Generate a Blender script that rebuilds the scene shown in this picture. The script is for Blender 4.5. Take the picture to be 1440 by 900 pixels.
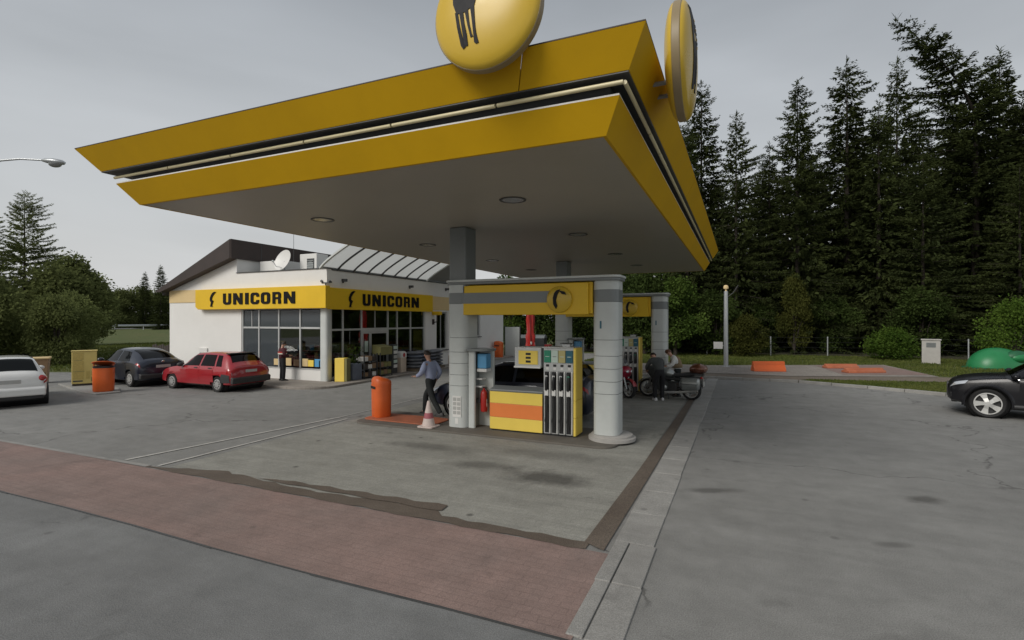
import bpy, bmesh, math, random
import numpy as np
from mathutils import Vector, Matrix
random.seed(7)
sc = bpy.context.scene
for o in list(bpy.data.objects): bpy.data.objects.remove(o)
COL = sc.collection
R = math.radians
# ------------------------------------------------------------------ camera
cd = bpy.data.cameras.new('camera'); cam = bpy.data.objects.new('camera', cd); COL.objects.link(cam)
cam.location = (0, 0, 2.6); cam.rotation_euler = (R(90), 0, math.atan(321/720))
cd.sensor_width = 36; cd.lens = 18.0; cd.clip_start = .05; cd.clip_end = 2000
sc.camera = cam
sc.render.engine = 'CYCLES'
# ------------------------------------------------------------------ sky, sun, exposure
SUN_EL, SUN_AZ = R(38), R(203)      # azimuth measured clockwise from +Y: behind the camera, to the left
w = bpy.data.worlds.new('World'); sc.world = w; w.use_nodes = True
nt = w.node_tree; nt.nodes.clear(); N = nt.nodes.new; L = nt.links.new
out = N('ShaderNodeOutputWorld'); sky = N('ShaderNodeTexSky'); sky.sky_type = 'NISHITA'; sky.sun_disc = False
sky.sun_elevation = SUN_EL; sky.sun_rotation = SUN_AZ; sky.air_density = 1.5; sky.dust_density = 4
bg1 = N('ShaderNodeBackground'); bg1.inputs[1].default_value = .06; L(sky.outputs[0], bg1.inputs[0])
tc = N('ShaderNodeTexCoord'); sep = N('ShaderNodeSeparateXYZ'); L(tc.outputs['Generated'], sep.inputs[0])
mp = N('ShaderNodeMapping'); mp.inputs['Scale'].default_value = (1.0, 1.0, 3.2); mp.inputs['Rotation'].default_value = (0.15, 0.1, .6)
L(tc.outputs['Generated'], mp.inputs[0])
nz = N('ShaderNodeTexNoise'); nz.inputs['Scale'].default_value = 1.4; nz.inputs['Detail'].default_value = 4; nz.inputs['Roughness'].default_value = .45
nz.inputs['Distortion'].default_value = .5
L(mp.outputs[0], nz.inputs[0])
el = N('ShaderNodeMapRange'); el.inputs[1].default_value = 0.0; el.inputs[2].default_value = .55; L(sep.outputs[2], el.inputs[0])
ramp = N('ShaderNodeValToRGB'); L(el.outputs[0], ramp.inputs[0])
ramp.color_ramp.elements[0].color = (.60, .605, .61, 1); ramp.color_ramp.elements[1].color = (.275, .292, .312, 1)
e = ramp.color_ramp.elements.new(.35); e.color = (.455, .468, .480, 1)
cl = N('ShaderNodeMapRange'); cl.inputs[1].default_value = .35; cl.inputs[2].default_value = .68; cl.inputs[3].default_value = .86; cl.inputs[4].default_value = 1.12; L(nz.outputs[0], cl.inputs[0])
mx = N('ShaderNodeVectorMath'); mx.operation = 'SCALE'; L(ramp.outputs[0], mx.inputs[0]); L(cl.outputs[0], mx.inputs['Scale'])
bg2 = N('ShaderNodeBackground'); bg2.inputs[1].default_value = .92; L(mx.outputs[0], bg2.inputs[0])
ms = N('ShaderNodeMixShader'); ms.inputs[0].default_value = .86; L(bg1.outputs[0], ms.inputs[1]); L(bg2.outputs[0], ms.inputs[2]); L(ms.outputs[0], out.inputs[0])
sd = bpy.data.lights.new('sun', 'SUN'); sd.energy = 1.5; sd.angle = R(28); sd.color = (1, .965, .91)
so = bpy.data.objects.new('sun', sd); COL.objects.link(so)
sdir = Vector((math.sin(SUN_AZ)*math.cos(SUN_EL), math.cos(SUN_AZ)*math.cos(SUN_EL), math.sin(SUN_EL)))
so.rotation_euler = (-sdir).to_track_quat('-Z', 'Y').to_euler(); so.location = (0, 0, 40)
sc.view_settings.view_transform = 'Standard'; sc.view_settings.look = 'None'; sc.view_settings.gamma = 1
sc.view_settings.exposure = 0.55; sc.view_settings.use_curve_mapping = False
# ------------------------------------------------------------------ helpers
class MB:
    def __init__(s, o=(0, 0, 0)): s.v = []; s.f = []; s.o = Vector(o)
    def raw(s, vs, fs):
        n = len(s.v); s.v += [tuple(p) for p in vs]; s.f += [tuple(i+n for i in q) for q in fs]; return s
    def box(s, x0, x1, y0, y1, z0, z1):
        return s.raw([(x0,y0,z0),(x1,y0,z0),(x1,y1,z0),(x0,y1,z0),(x0,y0,z1),(x1,y0,z1),(x1,y1,z1),(x0,y1,z1)],
                     [(3,2,1,0),(4,5,6,7),(0,1,5,4),(1,2,6,5),(2,3,7,6),(3,0,4,7)])
    def hexa(s, a, b):     # two quads (lists of four points), same winding
        return s.raw(list(a)+list(b), [(3,2,1,0),(4,5,6,7),(0,1,5,4),(1,2,6,5),(2,3,7,6),(3,0,4,7)])
    def loft(s, rings, closed=True, cap=True):
        n = len(rings[0]); vs = [p for r in rings for p in r]; fs = []
        for i in range(len(rings)-1):
            for j in range(n if closed else n-1):
                k = (j+1) % n; fs.append((i*n+j, i*n+k, (i+1)*n+k, (i+1)*n+j))
        if cap and closed:
            fs.append(tuple(range(n-1, -1, -1))); fs.append(tuple((len(rings)-1)*n+j for j in range(n)))
        return s.raw(vs, fs)
    def cyl(s, p0, p1, r0, r1=None, n=12): return s.tube([p0, p1], [r0, r0 if r1 is None else r1], n)
    def tube(s, path, r, n=8, cap=True):
        P = [Vector(p) for p in path]
        if not hasattr(r, '__len__'): r = [r]*len(P)
        rings = []; up = None
        for i, p in enumerate(P):
            d = (P[min(i+1, len(P)-1)] - P[max(i-1, 0)]).normalized()
            if up is None: up = Vector((0, 0, 1)) if abs(d.z) < .9 else Vector((1, 0, 0))
            u = d.cross(up).normalized(); vv = d.cross(u).normalized(); up = -vv
            rings.append([p + (u*math.cos(t) + vv*math.sin(t))*r[i] for t in [2*math.pi*k/n for k in range(n)]])
        return s.loft(rings, True, cap)
    def prism(s, poly, axis, a, b):       # poly: 2D points; axis: extrusion axis
        f = {'x': lambda p, t: (t, p[0], p[1]), 'y': lambda p, t: (p[0], t, p[1]), 'z': lambda p, t: (p[0], p[1], t)}[axis]
        return s.loft([[f(p, a) for p in poly], [f(p, b) for p in poly]])
    def lathe(s, prof, n=20, c=(0, 0, 0), axis='z', cap=True):   # prof: (radius, height)
        rings = []
        for (r, h) in prof:
            ring = []
            for k in range(n):
                t = 2*math.pi*k/n; a, b = r*math.cos(t), r*math.sin(t)
                ring.append({'z': (c[0]+a, c[1]+b, c[2]+h), 'y': (c[0]+a, c[1]+h, c[2]+b), 'x': (c[0]+h, c[1]+a, c[2]+b)}[axis])
            rings.append(ring)
        return s.loft(rings, True, cap)
    def ring2(s, outer, inner, axis, a, b):  # prism with a hole
        f = {'x': lambda p, t: (t, p[0], p[1]), 'y': lambda p, t: (p[0], t, p[1]), 'z': lambda p, t: (p[0], p[1], t)}[axis]
        n = len(outer); vs = [f(p, a) for p in outer]+[f(p, a) for p in inner]+[f(p, b) for p in outer]+[f(p, b) for p in inner]; fs = []
        for j in range(n):
            k = (j+1) % n
            fs += [(j, k, n+k, n+j), (2*n+k, 2*n+j, 3*n+j, 3*n+k), (k, j, 2*n+j, 2*n+k), (n+j, n+k, 3*n+k, 3*n+j)]
        return s.raw(vs, fs)
    def ell(s, c, r, nu=14, nv=8, z0=-1, z1=1):
        prof = []
        for i in range(nv+1):
            t = math.asin(z0) + (math.asin(z1)-math.asin(z0))*i/nv; prof.append((max(.0005, math.cos(t)), math.sin(t)))
        rings = [[(c[0]+r[0]*q*math.cos(2*math.pi*k/nu), c[1]+r[1]*q*math.sin(2*math.pi*k/nu), c[2]+r[2]*h) for k in range(nu)] for q, h in prof]
        return s.loft(rings)
    def rot(s, M):
        s.v = [tuple(M @ Vector(p)) for p in s.v]; return s
    def build(s, name, m, parent=None, bevel=0, smooth=False, seg=2):
        me = bpy.data.meshes.new(name); o = s.o
        me.from_pydata([(p[0]-o.x, p[1]-o.y, p[2]-o.z) for p in s.v], [], s.f)
        bm = bmesh.new(); bm.from_mesh(me); bmesh.ops.recalc_face_normals(bm, faces=bm.faces); bm.to_mesh(me); bm.free()
        return link(name, me, m, parent, bevel, smooth, seg)
def link(name, me, m, parent=None, bevel=0, smooth=False, seg=2):
    ob = bpy.data.objects.new(name, me); COL.objects.link(ob)
    if m is not None: me.materials.append(m if not isinstance(m, str) else M[m])
    if parent is not None: ob.parent = parent
    if bevel:
        b = ob.modifiers.new('bevel', 'BEVEL'); b.width = bevel; b.segments = seg; b.limit_method = 'ANGLE'; b.angle_limit = R(40)
    if smooth:
        me.polygons.foreach_set('use_smooth', [True]*len(me.polygons))
        try: me.set_sharp_from_angle(angle=R(42))
        except Exception: pass
    return ob
LABELS = {}
def tag(o, label, cat, group=None):
    o['label'] = label; o['category'] = cat
    if group: o['group'] = group
    return o
def thing(name, label, cat, loc=(0, 0, 0), rz=0, group=None):
    o = bpy.data.objects.new(name, None); COL.objects.link(o); o.location = loc; o.rotation_euler = (0, 0, rz)
    o.empty_display_size = .2; return tag(o, label, cat, group)
def struct(o): o['kind'] = 'structure'; return o
def stuff(o): o['kind'] = 'stuff'; return o
def copy_tree(o, parent=None):
    c = o.copy(); COL.objects.link(c)
    if parent is not None: c.parent = parent; c.matrix_parent_inverse = o.matrix_parent_inverse.copy()
    for ch in [q for q in bpy.data.objects if q.parent == o]: copy_tree(ch, c)
    return c
def rrect(x0, x1, y0, y1, r, n=5, corners=(1, 1, 1, 1)):
    pts = []
    for i, (cx, cy, a) in enumerate([(x1-r, y1-r, 0), (x0+r, y1-r, 90), (x0+r, y0+r, 180), (x1-r, y0+r, 270)]):
        if corners[i]:
            for k in range(n+1): t = R(a+90*k/n); pts.append((cx+r*math.cos(t), cy+r*math.sin(t)))
        else: pts.append([(x1, y1), (x0, y1), (x0, y0), (x1, y0)][i])
    return pts
# ------------------------------------------------------------------ materials
M = {}
def mat(name, col, rough=.55, var=.10, scale=2.0, bump=0, bscale=60, metal=0, coat=0, dirt=0, spec=.5, tint=None):
    m = bpy.data.materials.new(name); m.use_nodes = True; t = m.node_tree; b = t.nodes['Principled BSDF']; N = t.nodes.new; L = t.links.new
    b.inputs['Roughness'].default_value = rough; b.inputs['Metallic'].default_value = metal
    b.inputs['Coat Weight'].default_value = coat; b.inputs['Coat Roughness'].default_value = .06; b.inputs['Specular IOR Level'].default_value = spec
    c = N('ShaderNodeTexCoord'); n1 = N('ShaderNodeTexNoise'); n1.inputs['Scale'].default_value = scale; n1.inputs['Detail'].default_value = 6; n1.inputs['Roughness'].default_value = .65
    L(c.outputs['Object'], n1.inputs[0])
    mr = N('ShaderNodeMapRange'); mr.inputs[1].default_value = .3; mr.inputs[2].default_value = .7; mr.inputs[3].default_value = 1-var; mr.inputs[4].default_value = 1+var; L(n1.outputs[0], mr.inputs[0])
    vm = N('ShaderNodeVectorMath'); vm.operation = 'SCALE'; vm.inputs[0].default_value = col[:3]; L(mr.outputs[0], vm.inputs['Scale'])
    src = vm.outputs[0]
    if dirt:
        n2 = N('ShaderNodeTexNoise'); n2.inputs['Scale'].default_value = scale*.45; n2.inputs['Detail'].default_value = 8; n2.inputs['Roughness'].default_value = .75; L(c.outputs['Object'], n2.inputs[0])
        m2 = N('ShaderNodeMapRange'); m2.inputs[1].default_value = .48; m2.inputs[2].default_value = .75; m2.inputs[4].default_value = dirt; L(n2.outputs[0], m2.inputs[0])
        mx = N('ShaderNodeMix'); mx.data_type = 'RGBA'; L(m2.outputs[0], mx.inputs[0]); L(src, mx.inputs[6]); mx.inputs[7].default_value = tuple(tint or (.10, .09, .075))+(1,); src = mx.outputs[2]
    L(src, b.inputs['Base Color'])
    r2 = N('ShaderNodeMapRange'); r2.inputs[3].default_value = max(.02, rough-.1); r2.inputs[4].default_value = min(1, rough+.12); L(n1.outputs[0], r2.inputs[0]); L(r2.outputs[0], b.inputs['Roughness'])
    if bump:
        n3 = N('ShaderNodeTexNoise'); n3.inputs['Scale'].default_value = bscale; n3.inputs['Detail'].default_value = 3; L(c.outputs['Object'], n3.inputs[0])
        bp = N('ShaderNodeBump'); bp.inputs['Strength'].default_value = bump; bp.inputs['Distance'].default_value = .01; L(n3.outputs[0], bp.inputs['Height']); L(bp.outputs[0], b.inputs['Normal'])
    M[name] = m; return m
def glass(name, tint=(.35, .38, .38), refl=.9, rough=.01, ior=1.5):
    m = bpy.data.materials.new(name); m.use_nodes = True; t = m.node_tree; t.nodes.clear(); N = t.nodes.new; L = t.links.new
    o = N('ShaderNodeOutputMaterial'); tr = N('ShaderNodeBsdfTransparent'); tr.inputs[0].default_value = tint+(1,)
    g = N('ShaderNodeBsdfGlossy'); g.inputs['Roughness'].default_value = rough; g.inputs[0].default_value = (refl, refl, refl, 1)
    lw = N('ShaderNodeLayerWeight'); lw.inputs[0].default_value = .5; pw = N('ShaderNodeMath'); pw.operation = 'POWER'; pw.inputs[1].default_value = 5; L(lw.outputs['Facing'], pw.inputs[0])
    f0 = ((ior-1)/(ior+1))**2; fr = N('ShaderNodeMapRange'); fr.inputs[3].default_value = f0; L(pw.outputs[0], fr.inputs[0]); mx = N('ShaderNodeMixShader')
    L(fr.outputs[0], mx.inputs[0]); L(tr.outputs[0], mx.inputs[1]); L(g.outputs[0], mx.inputs[2]); L(mx.outputs[0], o.inputs[0]); M[name] = m; return m
def leafmat(name, c1, c2, transl=.25):
    m = bpy.data.materials.new(name); m.use_nodes = True; t = m.node_tree; t.nodes.clear(); N = t.nodes.new; L = t.links.new
    o = N('ShaderNodeOutputMaterial'); g = N('ShaderNodeNewGeometry'); oi = N('ShaderNodeObjectInfo'); cr = N('ShaderNodeMix'); cr.data_type = 'RGBA'
    cr.inputs[6].default_value = c1+(1,); cr.inputs[7].default_value = c2+(1,)
    nz = N('ShaderNodeTexNoise'); nz.inputs['Scale'].default_value = .55; nz.inputs['Detail'].default_value = 3; L(g.outputs['Position'], nz.inputs[0])
    ad = N('ShaderNodeMath'); ad.operation = 'MULTIPLY_ADD'; ad.inputs[1].default_value = .5; L(g.outputs['Random Per Island'], ad.inputs[0])
    mr = N('ShaderNodeMapRange'); mr.inputs[1].default_value = .35; mr.inputs[2].default_value = .65; mr.inputs[3].default_value = 0; mr.inputs[4].default_value = .6; L(nz.outputs[0], mr.inputs[0]); L(mr.outputs[0], ad.inputs[2])
    L(ad.outputs[0], cr.inputs[0])
    hs = N('ShaderNodeHueSaturation'); L(cr.outputs[2], hs.inputs['Color'])
    m3 = N('ShaderNodeMapRange'); m3.inputs[3].default_value = .75; m3.inputs[4].default_value = 1.25; L(oi.outputs['Random'], m3.inputs[0]); L(m3.outputs[0], hs.inputs['Value'])
    d = N('ShaderNodeBsdfDiffuse'); tl = N('ShaderNodeBsdfTranslucent'); L(hs.outputs[0], d.inputs[0]); L(hs.outputs[0], tl.inputs[0])
    mx = N('ShaderNodeMixShader'); mx.inputs[0].default_value = transl; L(d.outputs[0], mx.inputs[1]); L(tl.outputs[0], mx.inputs[2]); L(mx.outputs[0], o.inputs[0]); M[name] = m; return m

def ground_mat(name, base, alt, grain=.25, kind=None, stain=.5, crack=.5, rough=.85, bricks=None, spots=()):
    m = bpy.data.materials.new(name); m.use_nodes = True; t = m.node_tree; b = t.nodes['Principled BSDF']; N = t.nodes.new; L = t.links.new
    g = N('ShaderNodeNewGeometry'); P = g.outputs['Position']
    def noise(scale, det=5, ro=.6, vec=None, dist=0):
        n = N('ShaderNodeTexNoise'); n.inputs['Scale'].default_value = scale; n.inputs['Detail'].default_value = det; n.inputs['Roughness'].default_value = ro; n.inputs['Distortion'].default_value = dist; L(vec or P, n.inputs[0]); return n.outputs[0]
    def mrange(s, a, b_, c, d): n = N('ShaderNodeMapRange'); n.inputs[1].default_value = a; n.inputs[2].default_value = b_; n.inputs[3].default_value = c; n.inputs[4].default_value = d; L(s, n.inputs[0]); return n.outputs[0]
    def mix(f, a, b_, mode='MIX'):
        n = N('ShaderNodeMix'); n.data_type = 'RGBA'; n.blend_type = mode; 
        if isinstance(f, float): n.inputs[0].default_value = f
        else: L(f, n.inputs[0])
        for i, q in ((6, a), (7, b_)):
            if isinstance(q, tuple): n.inputs[i].default_value = q+(1,)
            else: L(q, n.inputs[i])
        return n.outputs[2]
    def scl(c, s): n = N('ShaderNodeVectorMath'); n.operation = 'SCALE'; L(c, n.inputs[0]); L(s, n.inputs['Scale']); return n.outputs[0]
    col = mix(mrange(noise(.35, 7, .62, None, .6), .35, .68, 0, 1), base, alt)
    col = scl(col, mrange(noise(2.3, 6, .7), .3, .72, .86, 1.12))
    # long scuffs, as tyres leave them
    mp = N('ShaderNodeMapping'); mp.inputs['Scale'].default_value = (.35, 3.2, 1); mp.inputs['Rotation'].default_value = (0, 0, R(12)); L(P, mp.inputs[0])
    col = scl(col, mrange(noise(1.0, 6, .7, mp.outputs[0], .4), .42, .72, 1.0, 1-.22*stain))
    col = scl(col, mrange(noise(90, 2, .5), .35, .65, 1-grain, 1+grain))
    hgt = noise(120, 2, .5)
    if stain:
        s1 = mrange(noise(.8, 6, .62, None, 1.2), .62, .74, 0, .6*stain); col = mix(s1, col, (.035, .034, .032))
        vo = N('ShaderNodeTexVoronoi'); vo.inputs['Scale'].default_value = 1.3; vo.inputs['Randomness'].default_value = 1; L(P, vo.inputs[0])
        s2 = mrange(vo.outputs['Distance'], .035, .085, .75*stain, 0); col = mix(s2, col, (.05, .047, .044))
    for (sx, sy, rx, ry, rot, k) in spots:
        mp2 = N('ShaderNodeMapping'); mp2.vector_type = 'TEXTURE'; mp2.inputs['Location'].default_value = (sx, sy, 0); mp2.inputs['Rotation'].default_value = (0, 0, R(rot)); mp2.inputs['Scale'].default_value = (rx, ry, 100); L(P, mp2.inputs[0])
        ln = N('ShaderNodeVectorMath'); ln.operation = 'LENGTH'; L(mp2.outputs[0], ln.inputs[0])
        ad = N('ShaderNodeMath'); ad.operation = 'MULTIPLY_ADD'; ad.inputs[1].default_value = 1.5; L(noise(2.6, 6, .7), ad.inputs[0]); L(ln.outputs['Value'], ad.inputs[2])
        col = mix(mrange(ad.outputs[0], 1.1, 1.75, k, 0), col, (.05, .047, .042))
    if crack:
        wp = N('ShaderNodeVectorMath'); wp.operation = 'ADD'; nn = N('ShaderNodeTexNoise'); nn.inputs['Scale'].default_value = 1.3; nn.inputs['Detail'].default_value = 5; L(P, nn.inputs[0])
        sc_ = N('ShaderNodeVectorMath'); sc_.operation = 'SCALE'; sc_.inputs['Scale'].default_value = 1.6; L(nn.outputs['Color'], sc_.inputs[0]); L(P, wp.inputs[0]); L(sc_.outputs[0], wp.inputs[1])
        vc = N('ShaderNodeTexVoronoi'); vc.feature = 'DISTANCE_TO_EDGE'; vc.inputs['Scale'].default_value = .16; L(wp.outputs[0], vc.inputs[0])
        ck = mrange(vc.outputs['Distance'], .0015, .006, 1.1*crack, 0); msk = mrange(noise(.5, 3), .40, .52, 0, 1)
        mu = N('ShaderNodeMath'); mu.operation = 'MULTIPLY'; L(ck, mu.inputs[0]); L(msk, mu.inputs[1]); col = mix(mu.outputs[0], col, (.04, .038, .036))
    if bricks:
        bw, bh, mort, strength = bricks
        bt = N('ShaderNodeTexBrick'); bt.inputs['Scale'].default_value = 1; bt.inputs['Brick Width'].default_value = bw; bt.inputs['Row Height'].default_value = bh; bt.inputs['Mortar Size'].default_value = mort
        bt.inputs['Color1'].default_value = (1.1, 1.1, 1.1, 1); bt.inputs['Color2'].default_value = (.86, .86, .86, 1); bt.inputs['Mortar'].default_value = (.5, .5, .5, 1); bt.inputs['Mortar Smooth'].default_value = .3
        L(P, bt.inputs[0]); col = mix(float(strength), col, bt.outputs['Color'], 'MULTIPLY')
        hh = N('ShaderNodeMath'); hh.operation = 'MULTIPLY_ADD'; L(bt.outputs['Fac'], hh.inputs[0]); hh.inputs[1].default_value = -.8; L(hgt, hh.inputs[2]); hgt = hh.outputs[0]
    L(col, b.inputs['Base Color']); b.inputs['Roughness'].default_value = rough; b.inputs['Specular IOR Level'].default_value = .3
    bp = N('ShaderNodeBump'); bp.inputs['Strength'].default_value = .5; bp.inputs['Distance'].default_value = .006; L(hgt, bp.inputs['Height']); L(bp.outputs[0], b.inputs['Normal'])
    M[name] = m; return m
ground_mat('asphalt', (0.248, 0.246, 0.234), (0.204, 0.202, 0.192), .22, spots=((-.42, 8.36, .62, .16, 24, .55), (2.43, 9.19, .34, .2, 24, .6), (1.3, 4.9, .6, .3, 24, .4), (5, 9, .3, .2, 0, .35), (1.6, 7.2, .25, .1, 24, .4)))
ground_mat('road_asphalt', (0.201, 0.205, 0.203), (0.165, 0.167, 0.165), .22)
ground_mat('forecourt', (0.317, 0.313, 0.281), (0.250, 0.246, 0.220), .18, bricks=(.2, .1, .006, .22), stain=.9, crack=0, spots=((-5.9, 8.9, 1.2, .35, 0, .45), (-4.2, 8.15, .9, .3, 10, .5), (-2.9, 7.9, .9, .45, 0, .75), (-3.4, 9.3, 1.5, .4, 0, .4), (-7.0, 14, .6, .5, 0, .4)))
ground_mat('red_paving', (0.275, 0.192, 0.169), (0.230, 0.177, 0.159), .16, bricks=(.2, .1, .007, .2), stain=.5, crack=0)
ground_mat('brown_dirt', (.105, .083, .066), (.145, .12, .097), .3, stain=.2, crack=0)
ground_mat('gravel', (.20, .165, .13), (.15, .125, .10), .35, stain=.2, crack=0)
ground_mat('sidewalk_paving', (0.310, 0.282, 0.247), (0.253, 0.224, 0.201), .15, bricks=(.4, .4, .012, .5), stain=.3, crack=0)
ground_mat('kerb_concrete', (0.324, 0.318, 0.300), (0.246, 0.240, 0.226), .2, stain=.5, crack=0)
ground_mat('grass_ground', (.075, .100, .030), (.105, .112, .040), .35, stain=0, crack=0, rough=1)
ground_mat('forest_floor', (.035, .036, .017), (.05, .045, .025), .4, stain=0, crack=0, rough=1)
mat('yellow', (.58, .335, .002), .6, .06, .8, dirt=.10, tint=(.25, .16, .01), spec=.25)
mat('sign_yellow', (.74, .47, .012), .45, .05, 1, dirt=.08, tint=(.3, .2, .02))
mat('disc_yellow', (.60, .40, .035), .28, .05, 1.2)
mat('soffit', (.38, .35, .29), .45, .05, .7, dirt=.15, tint=(.28, .25, .21))
mat('light_grey', (.55, .575, .555), .4, .05, 1.5, dirt=.2, tint=(.28, .28, .26))
mat('mid_grey', (.20, .215, .215), .4, .05, 1.5, dirt=.2, tint=(.11, .11, .10))
mat('dark_grey', (.055, .057, .058), .5, .1, 2)
mat('black', (.012, .012, .013), .4, .1, 3)
mat('rubber', (.018, .018, .018), .8, .15, 8, bump=.2, bscale=90)
mat('white_wall', (.75, .74, .71), .8, .03, .6, bump=.25, bscale=160, dirt=.16, tint=(.42, .40, .36))
mat('cream', (.66, .50, .26), .75, .05, .8, bump=.2, bscale=160)
mat('sign_black', (.008, .008, .009), .75, .05, 3, spec=.2)
mat('brown_roof', (.040, .028, .024), .6, .2, 2, bump=.15, bscale=30)
mat('frame_grey', (.52, .53, .52), .4, .05, 2, metal=.3)
mat('steel', (.5, .5, .5), .3, .06, 5, metal=.9)
mat('chrome', (.75, .75, .75), .12, .03, 5, metal=1)
mat('white_plastic', (.72, .71, .68), .4, .04, 2, dirt=.12)
mat('orange', (.70, .13, .025), .42, .08, 2, dirt=.22, tint=(.30, .06, .02))
mat('orange_stripe', (.82, .23, .055), .4, .04, 2)
mat('pump_yellow', (.86, .64, .11), .45, .04, 1.5)
mat('red', (.42, .025, .02), .4, .08, 3)
mat('red_dark', (.20, .012, .018), .5, .2, 6)
mat('green_panel', (.02, .24, .14), .35, .05, 4)
mat('teal_panel', (.02, .12, .17), .35, .05, 4)
mat('pale_panel', (.55, .66, .58), .35, .05, 4)
mat('beige_panel', (.48, .42, .18), .4, .05, 4)
mat('blue_panel', (.10, .32, .55), .4, .05, 3)
mat('olive', (.20, .19, .07), .6, .12, 3)
mat('cardboard', (.25, .16, .09), .8, .12, 5)
mat('grey_bag', (.17, .18, .20), .6, .3, 5)
mat('slate_box', (.13, .15, .19), .6, .2, 4)
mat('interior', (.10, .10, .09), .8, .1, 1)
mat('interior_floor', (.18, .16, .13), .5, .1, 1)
mat('paint_red', (.33, .014, .022), .3, .03, 1, coat=1, dirt=.06, tint=(.2, .05, .05))
mat('paint_navy', (.010, .014, .028), .3, .05, 1, coat=.55)
mat('paint_navy2', (.012, .017, .034), .3, .05, 1, coat=.55)
mat('paint_black', (.008, .008, .010), .28, .05, 1, coat=.15, spec=.35)
mat('paint_white', (.74, .74, .72), .3, .03, 1, coat=1, dirt=.08)
mat('bumper', (.035, .035, .036), .6, .1, 3)
mat('hubcap', (.42, .42, .41), .4, .08, 5, metal=.4)
mat('tail_red', (.34, .012, .012), .15, .1, 4, coat=.6)
mat('plate', (.42, .42, .40), .5, .05, 8)
mat('lens', (.62, .65, .68), .1, .06, 6, metal=.5)
mat('skin', (.48, .27, .19), .55, .05, 8)
mat('hair', (.025, .017, .012), .6, .2, 20)
mat('hair_brown', (.11, .045, .022), .5, .2, 20)
mat('cloth_maroon', (.060, .010, .016), .85, .15, 8, bump=.3, bscale=25)
mat('cloth_red', (.45, .05, .04), .85, .1, 8)
mat('reflective', (.75, .7, .6), .4, .05, 8)
mat('cloth_black', (.012, .012, .014), .85, .2, 8, bump=.3, bscale=25)
mat('cloth_blue', (.34, .39, .55), .85, .08, 6, bump=.4, bscale=14)
mat('cloth_dark', (.022, .026, .026), .85, .2, 6, bump=.3, bscale=16)
mat('cloth_grey', (.055, .06, .058), .8, .2, 6, bump=.3, bscale=16)
mat('cloth_tan', (.23, .165, .095), .85, .12, 6, bump=.3, bscale=16)
mat('cloth_white', (.66, .65, .62), .85, .06, 6, bump=.3, bscale=16)
mat('shoe', (.03, .028, .026), .5, .1, 8)
mat('shoe_white', (.6, .6, .6), .5, .1, 8)
mat('green_plastic', (.018, .19, .065), .38, .12, 1.6, dirt=.15, tint=(.03, .09, .04))
mat('silver_paint', (.34, .36, .35), .3, .05, 2, metal=.6, coat=.5)
mat('bronze_paint', (.16, .055, .028), .3, .08, 3, metal=.4, coat=.8)
mat('engine', (.06, .06, .06), .45, .25, 14, metal=.5)
mat('bark', (.075, .055, .042), .9, .3, 3, bump=.6, bscale=18)
mat('bark_dark', (.038, .030, .024), .95, .3, 3)
mat('wood', (.16, .125, .09), .8, .2, 4)
mat('concrete', (.40, .385, .36), .85, .1, 2, bump=.3, bscale=50, dirt=.3, tint=(.22, .2, .18))
mat('galv', (.46, .48, .49), .4, .08, 3, metal=.6)
mat('lamp_glass', (.25, .26, .26), .2, .05, 3)
mat('cabinet_yellow', (.62, .49, .16), .5, .06, 2, dirt=.15)
mat('print_yellow', (.50, .38, .11), .5, .25, 30)
mat('cone_white', (.60, .50, .46), .6, .12, 6, dirt=.3)
mat('cone_red', (.36, .10, .12), .6, .15, 6)
mat('cream_plastic', (.60, .50, .40), .5, .05, 3)
mat('green_dark', (.012, .10, .04), .5, .1, 2)
mat('white_line', (.46, .45, .42), .8, .2, 8, dirt=.5, tint=(.2, .19, .18))
mat('wine_box', (.05, .04, .035), .7, .1, 3)
mat('moto_red', (.30, .012, .04), .3, .08, 3, coat=.8)
mat('cardboard_base', (.55, .46, .40), .8, .08, 2)
mat('island_slab', (.13, .118, .10), .85, .15, 2, bump=.4, bscale=60, dirt=.4, tint=(.07, .06, .05))
glass('shop_glass', (.5, .53, .52), ior=2.1); glass('car_glass', (.10, .11, .115), refl=.7, ior=1.45); glass('clear_glass', (.7, .72, .72))
leafmat('spruce_needles', (.020, .027, .012), (.060, .074, .025), .18)
leafmat('leaves_left', (.115, .135, .052), (.20, .23, .085), .5)
leafmat('larch_needles', (.11, .135, .050), (.20, .23, .085), .5)
leafmat('leaves_dark', (.026, .040, .012), (.064, .092, .026), .3)
leafmat('leaves_mid', (.035, .062, .014), (.085, .125, .028), .3)
leafmat('leaves_bright', (.05, .10, .018), (.11, .17, .03), .35)
leafmat('leaves_olive', (.045, .052, .014), (.10, .105, .028), .3)
leafmat('grass_blades', (.075, .105, .025), (.15, .165, .05), .4)
# translucent sheet
def sheet(name, col, k):
    m = bpy.data.materials.new(name); m.use_nodes = True; t = m.node_tree; t.nodes.clear(); N = t.nodes.new; L = t.links.new
    o = N('ShaderNodeOutputMaterial'); d = N('ShaderNodeBsdfPrincipled'); d.inputs['Base Color'].default_value = col+(1,); d.inputs['Roughness'].default_value = .25
    tl = N('ShaderNodeBsdfTranslucent'); tl.inputs[0].default_value = col+(1,); mx = N('ShaderNodeMixShader'); mx.inputs[0].default_value = k
    L(d.outputs[0], mx.inputs[1]); L(tl.outputs[0], mx.inputs[2]); L(mx.outputs[0], o.inputs[0]); M[name] = m
sheet('polycarbonate', (.80, .81, .80), .72)
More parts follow.
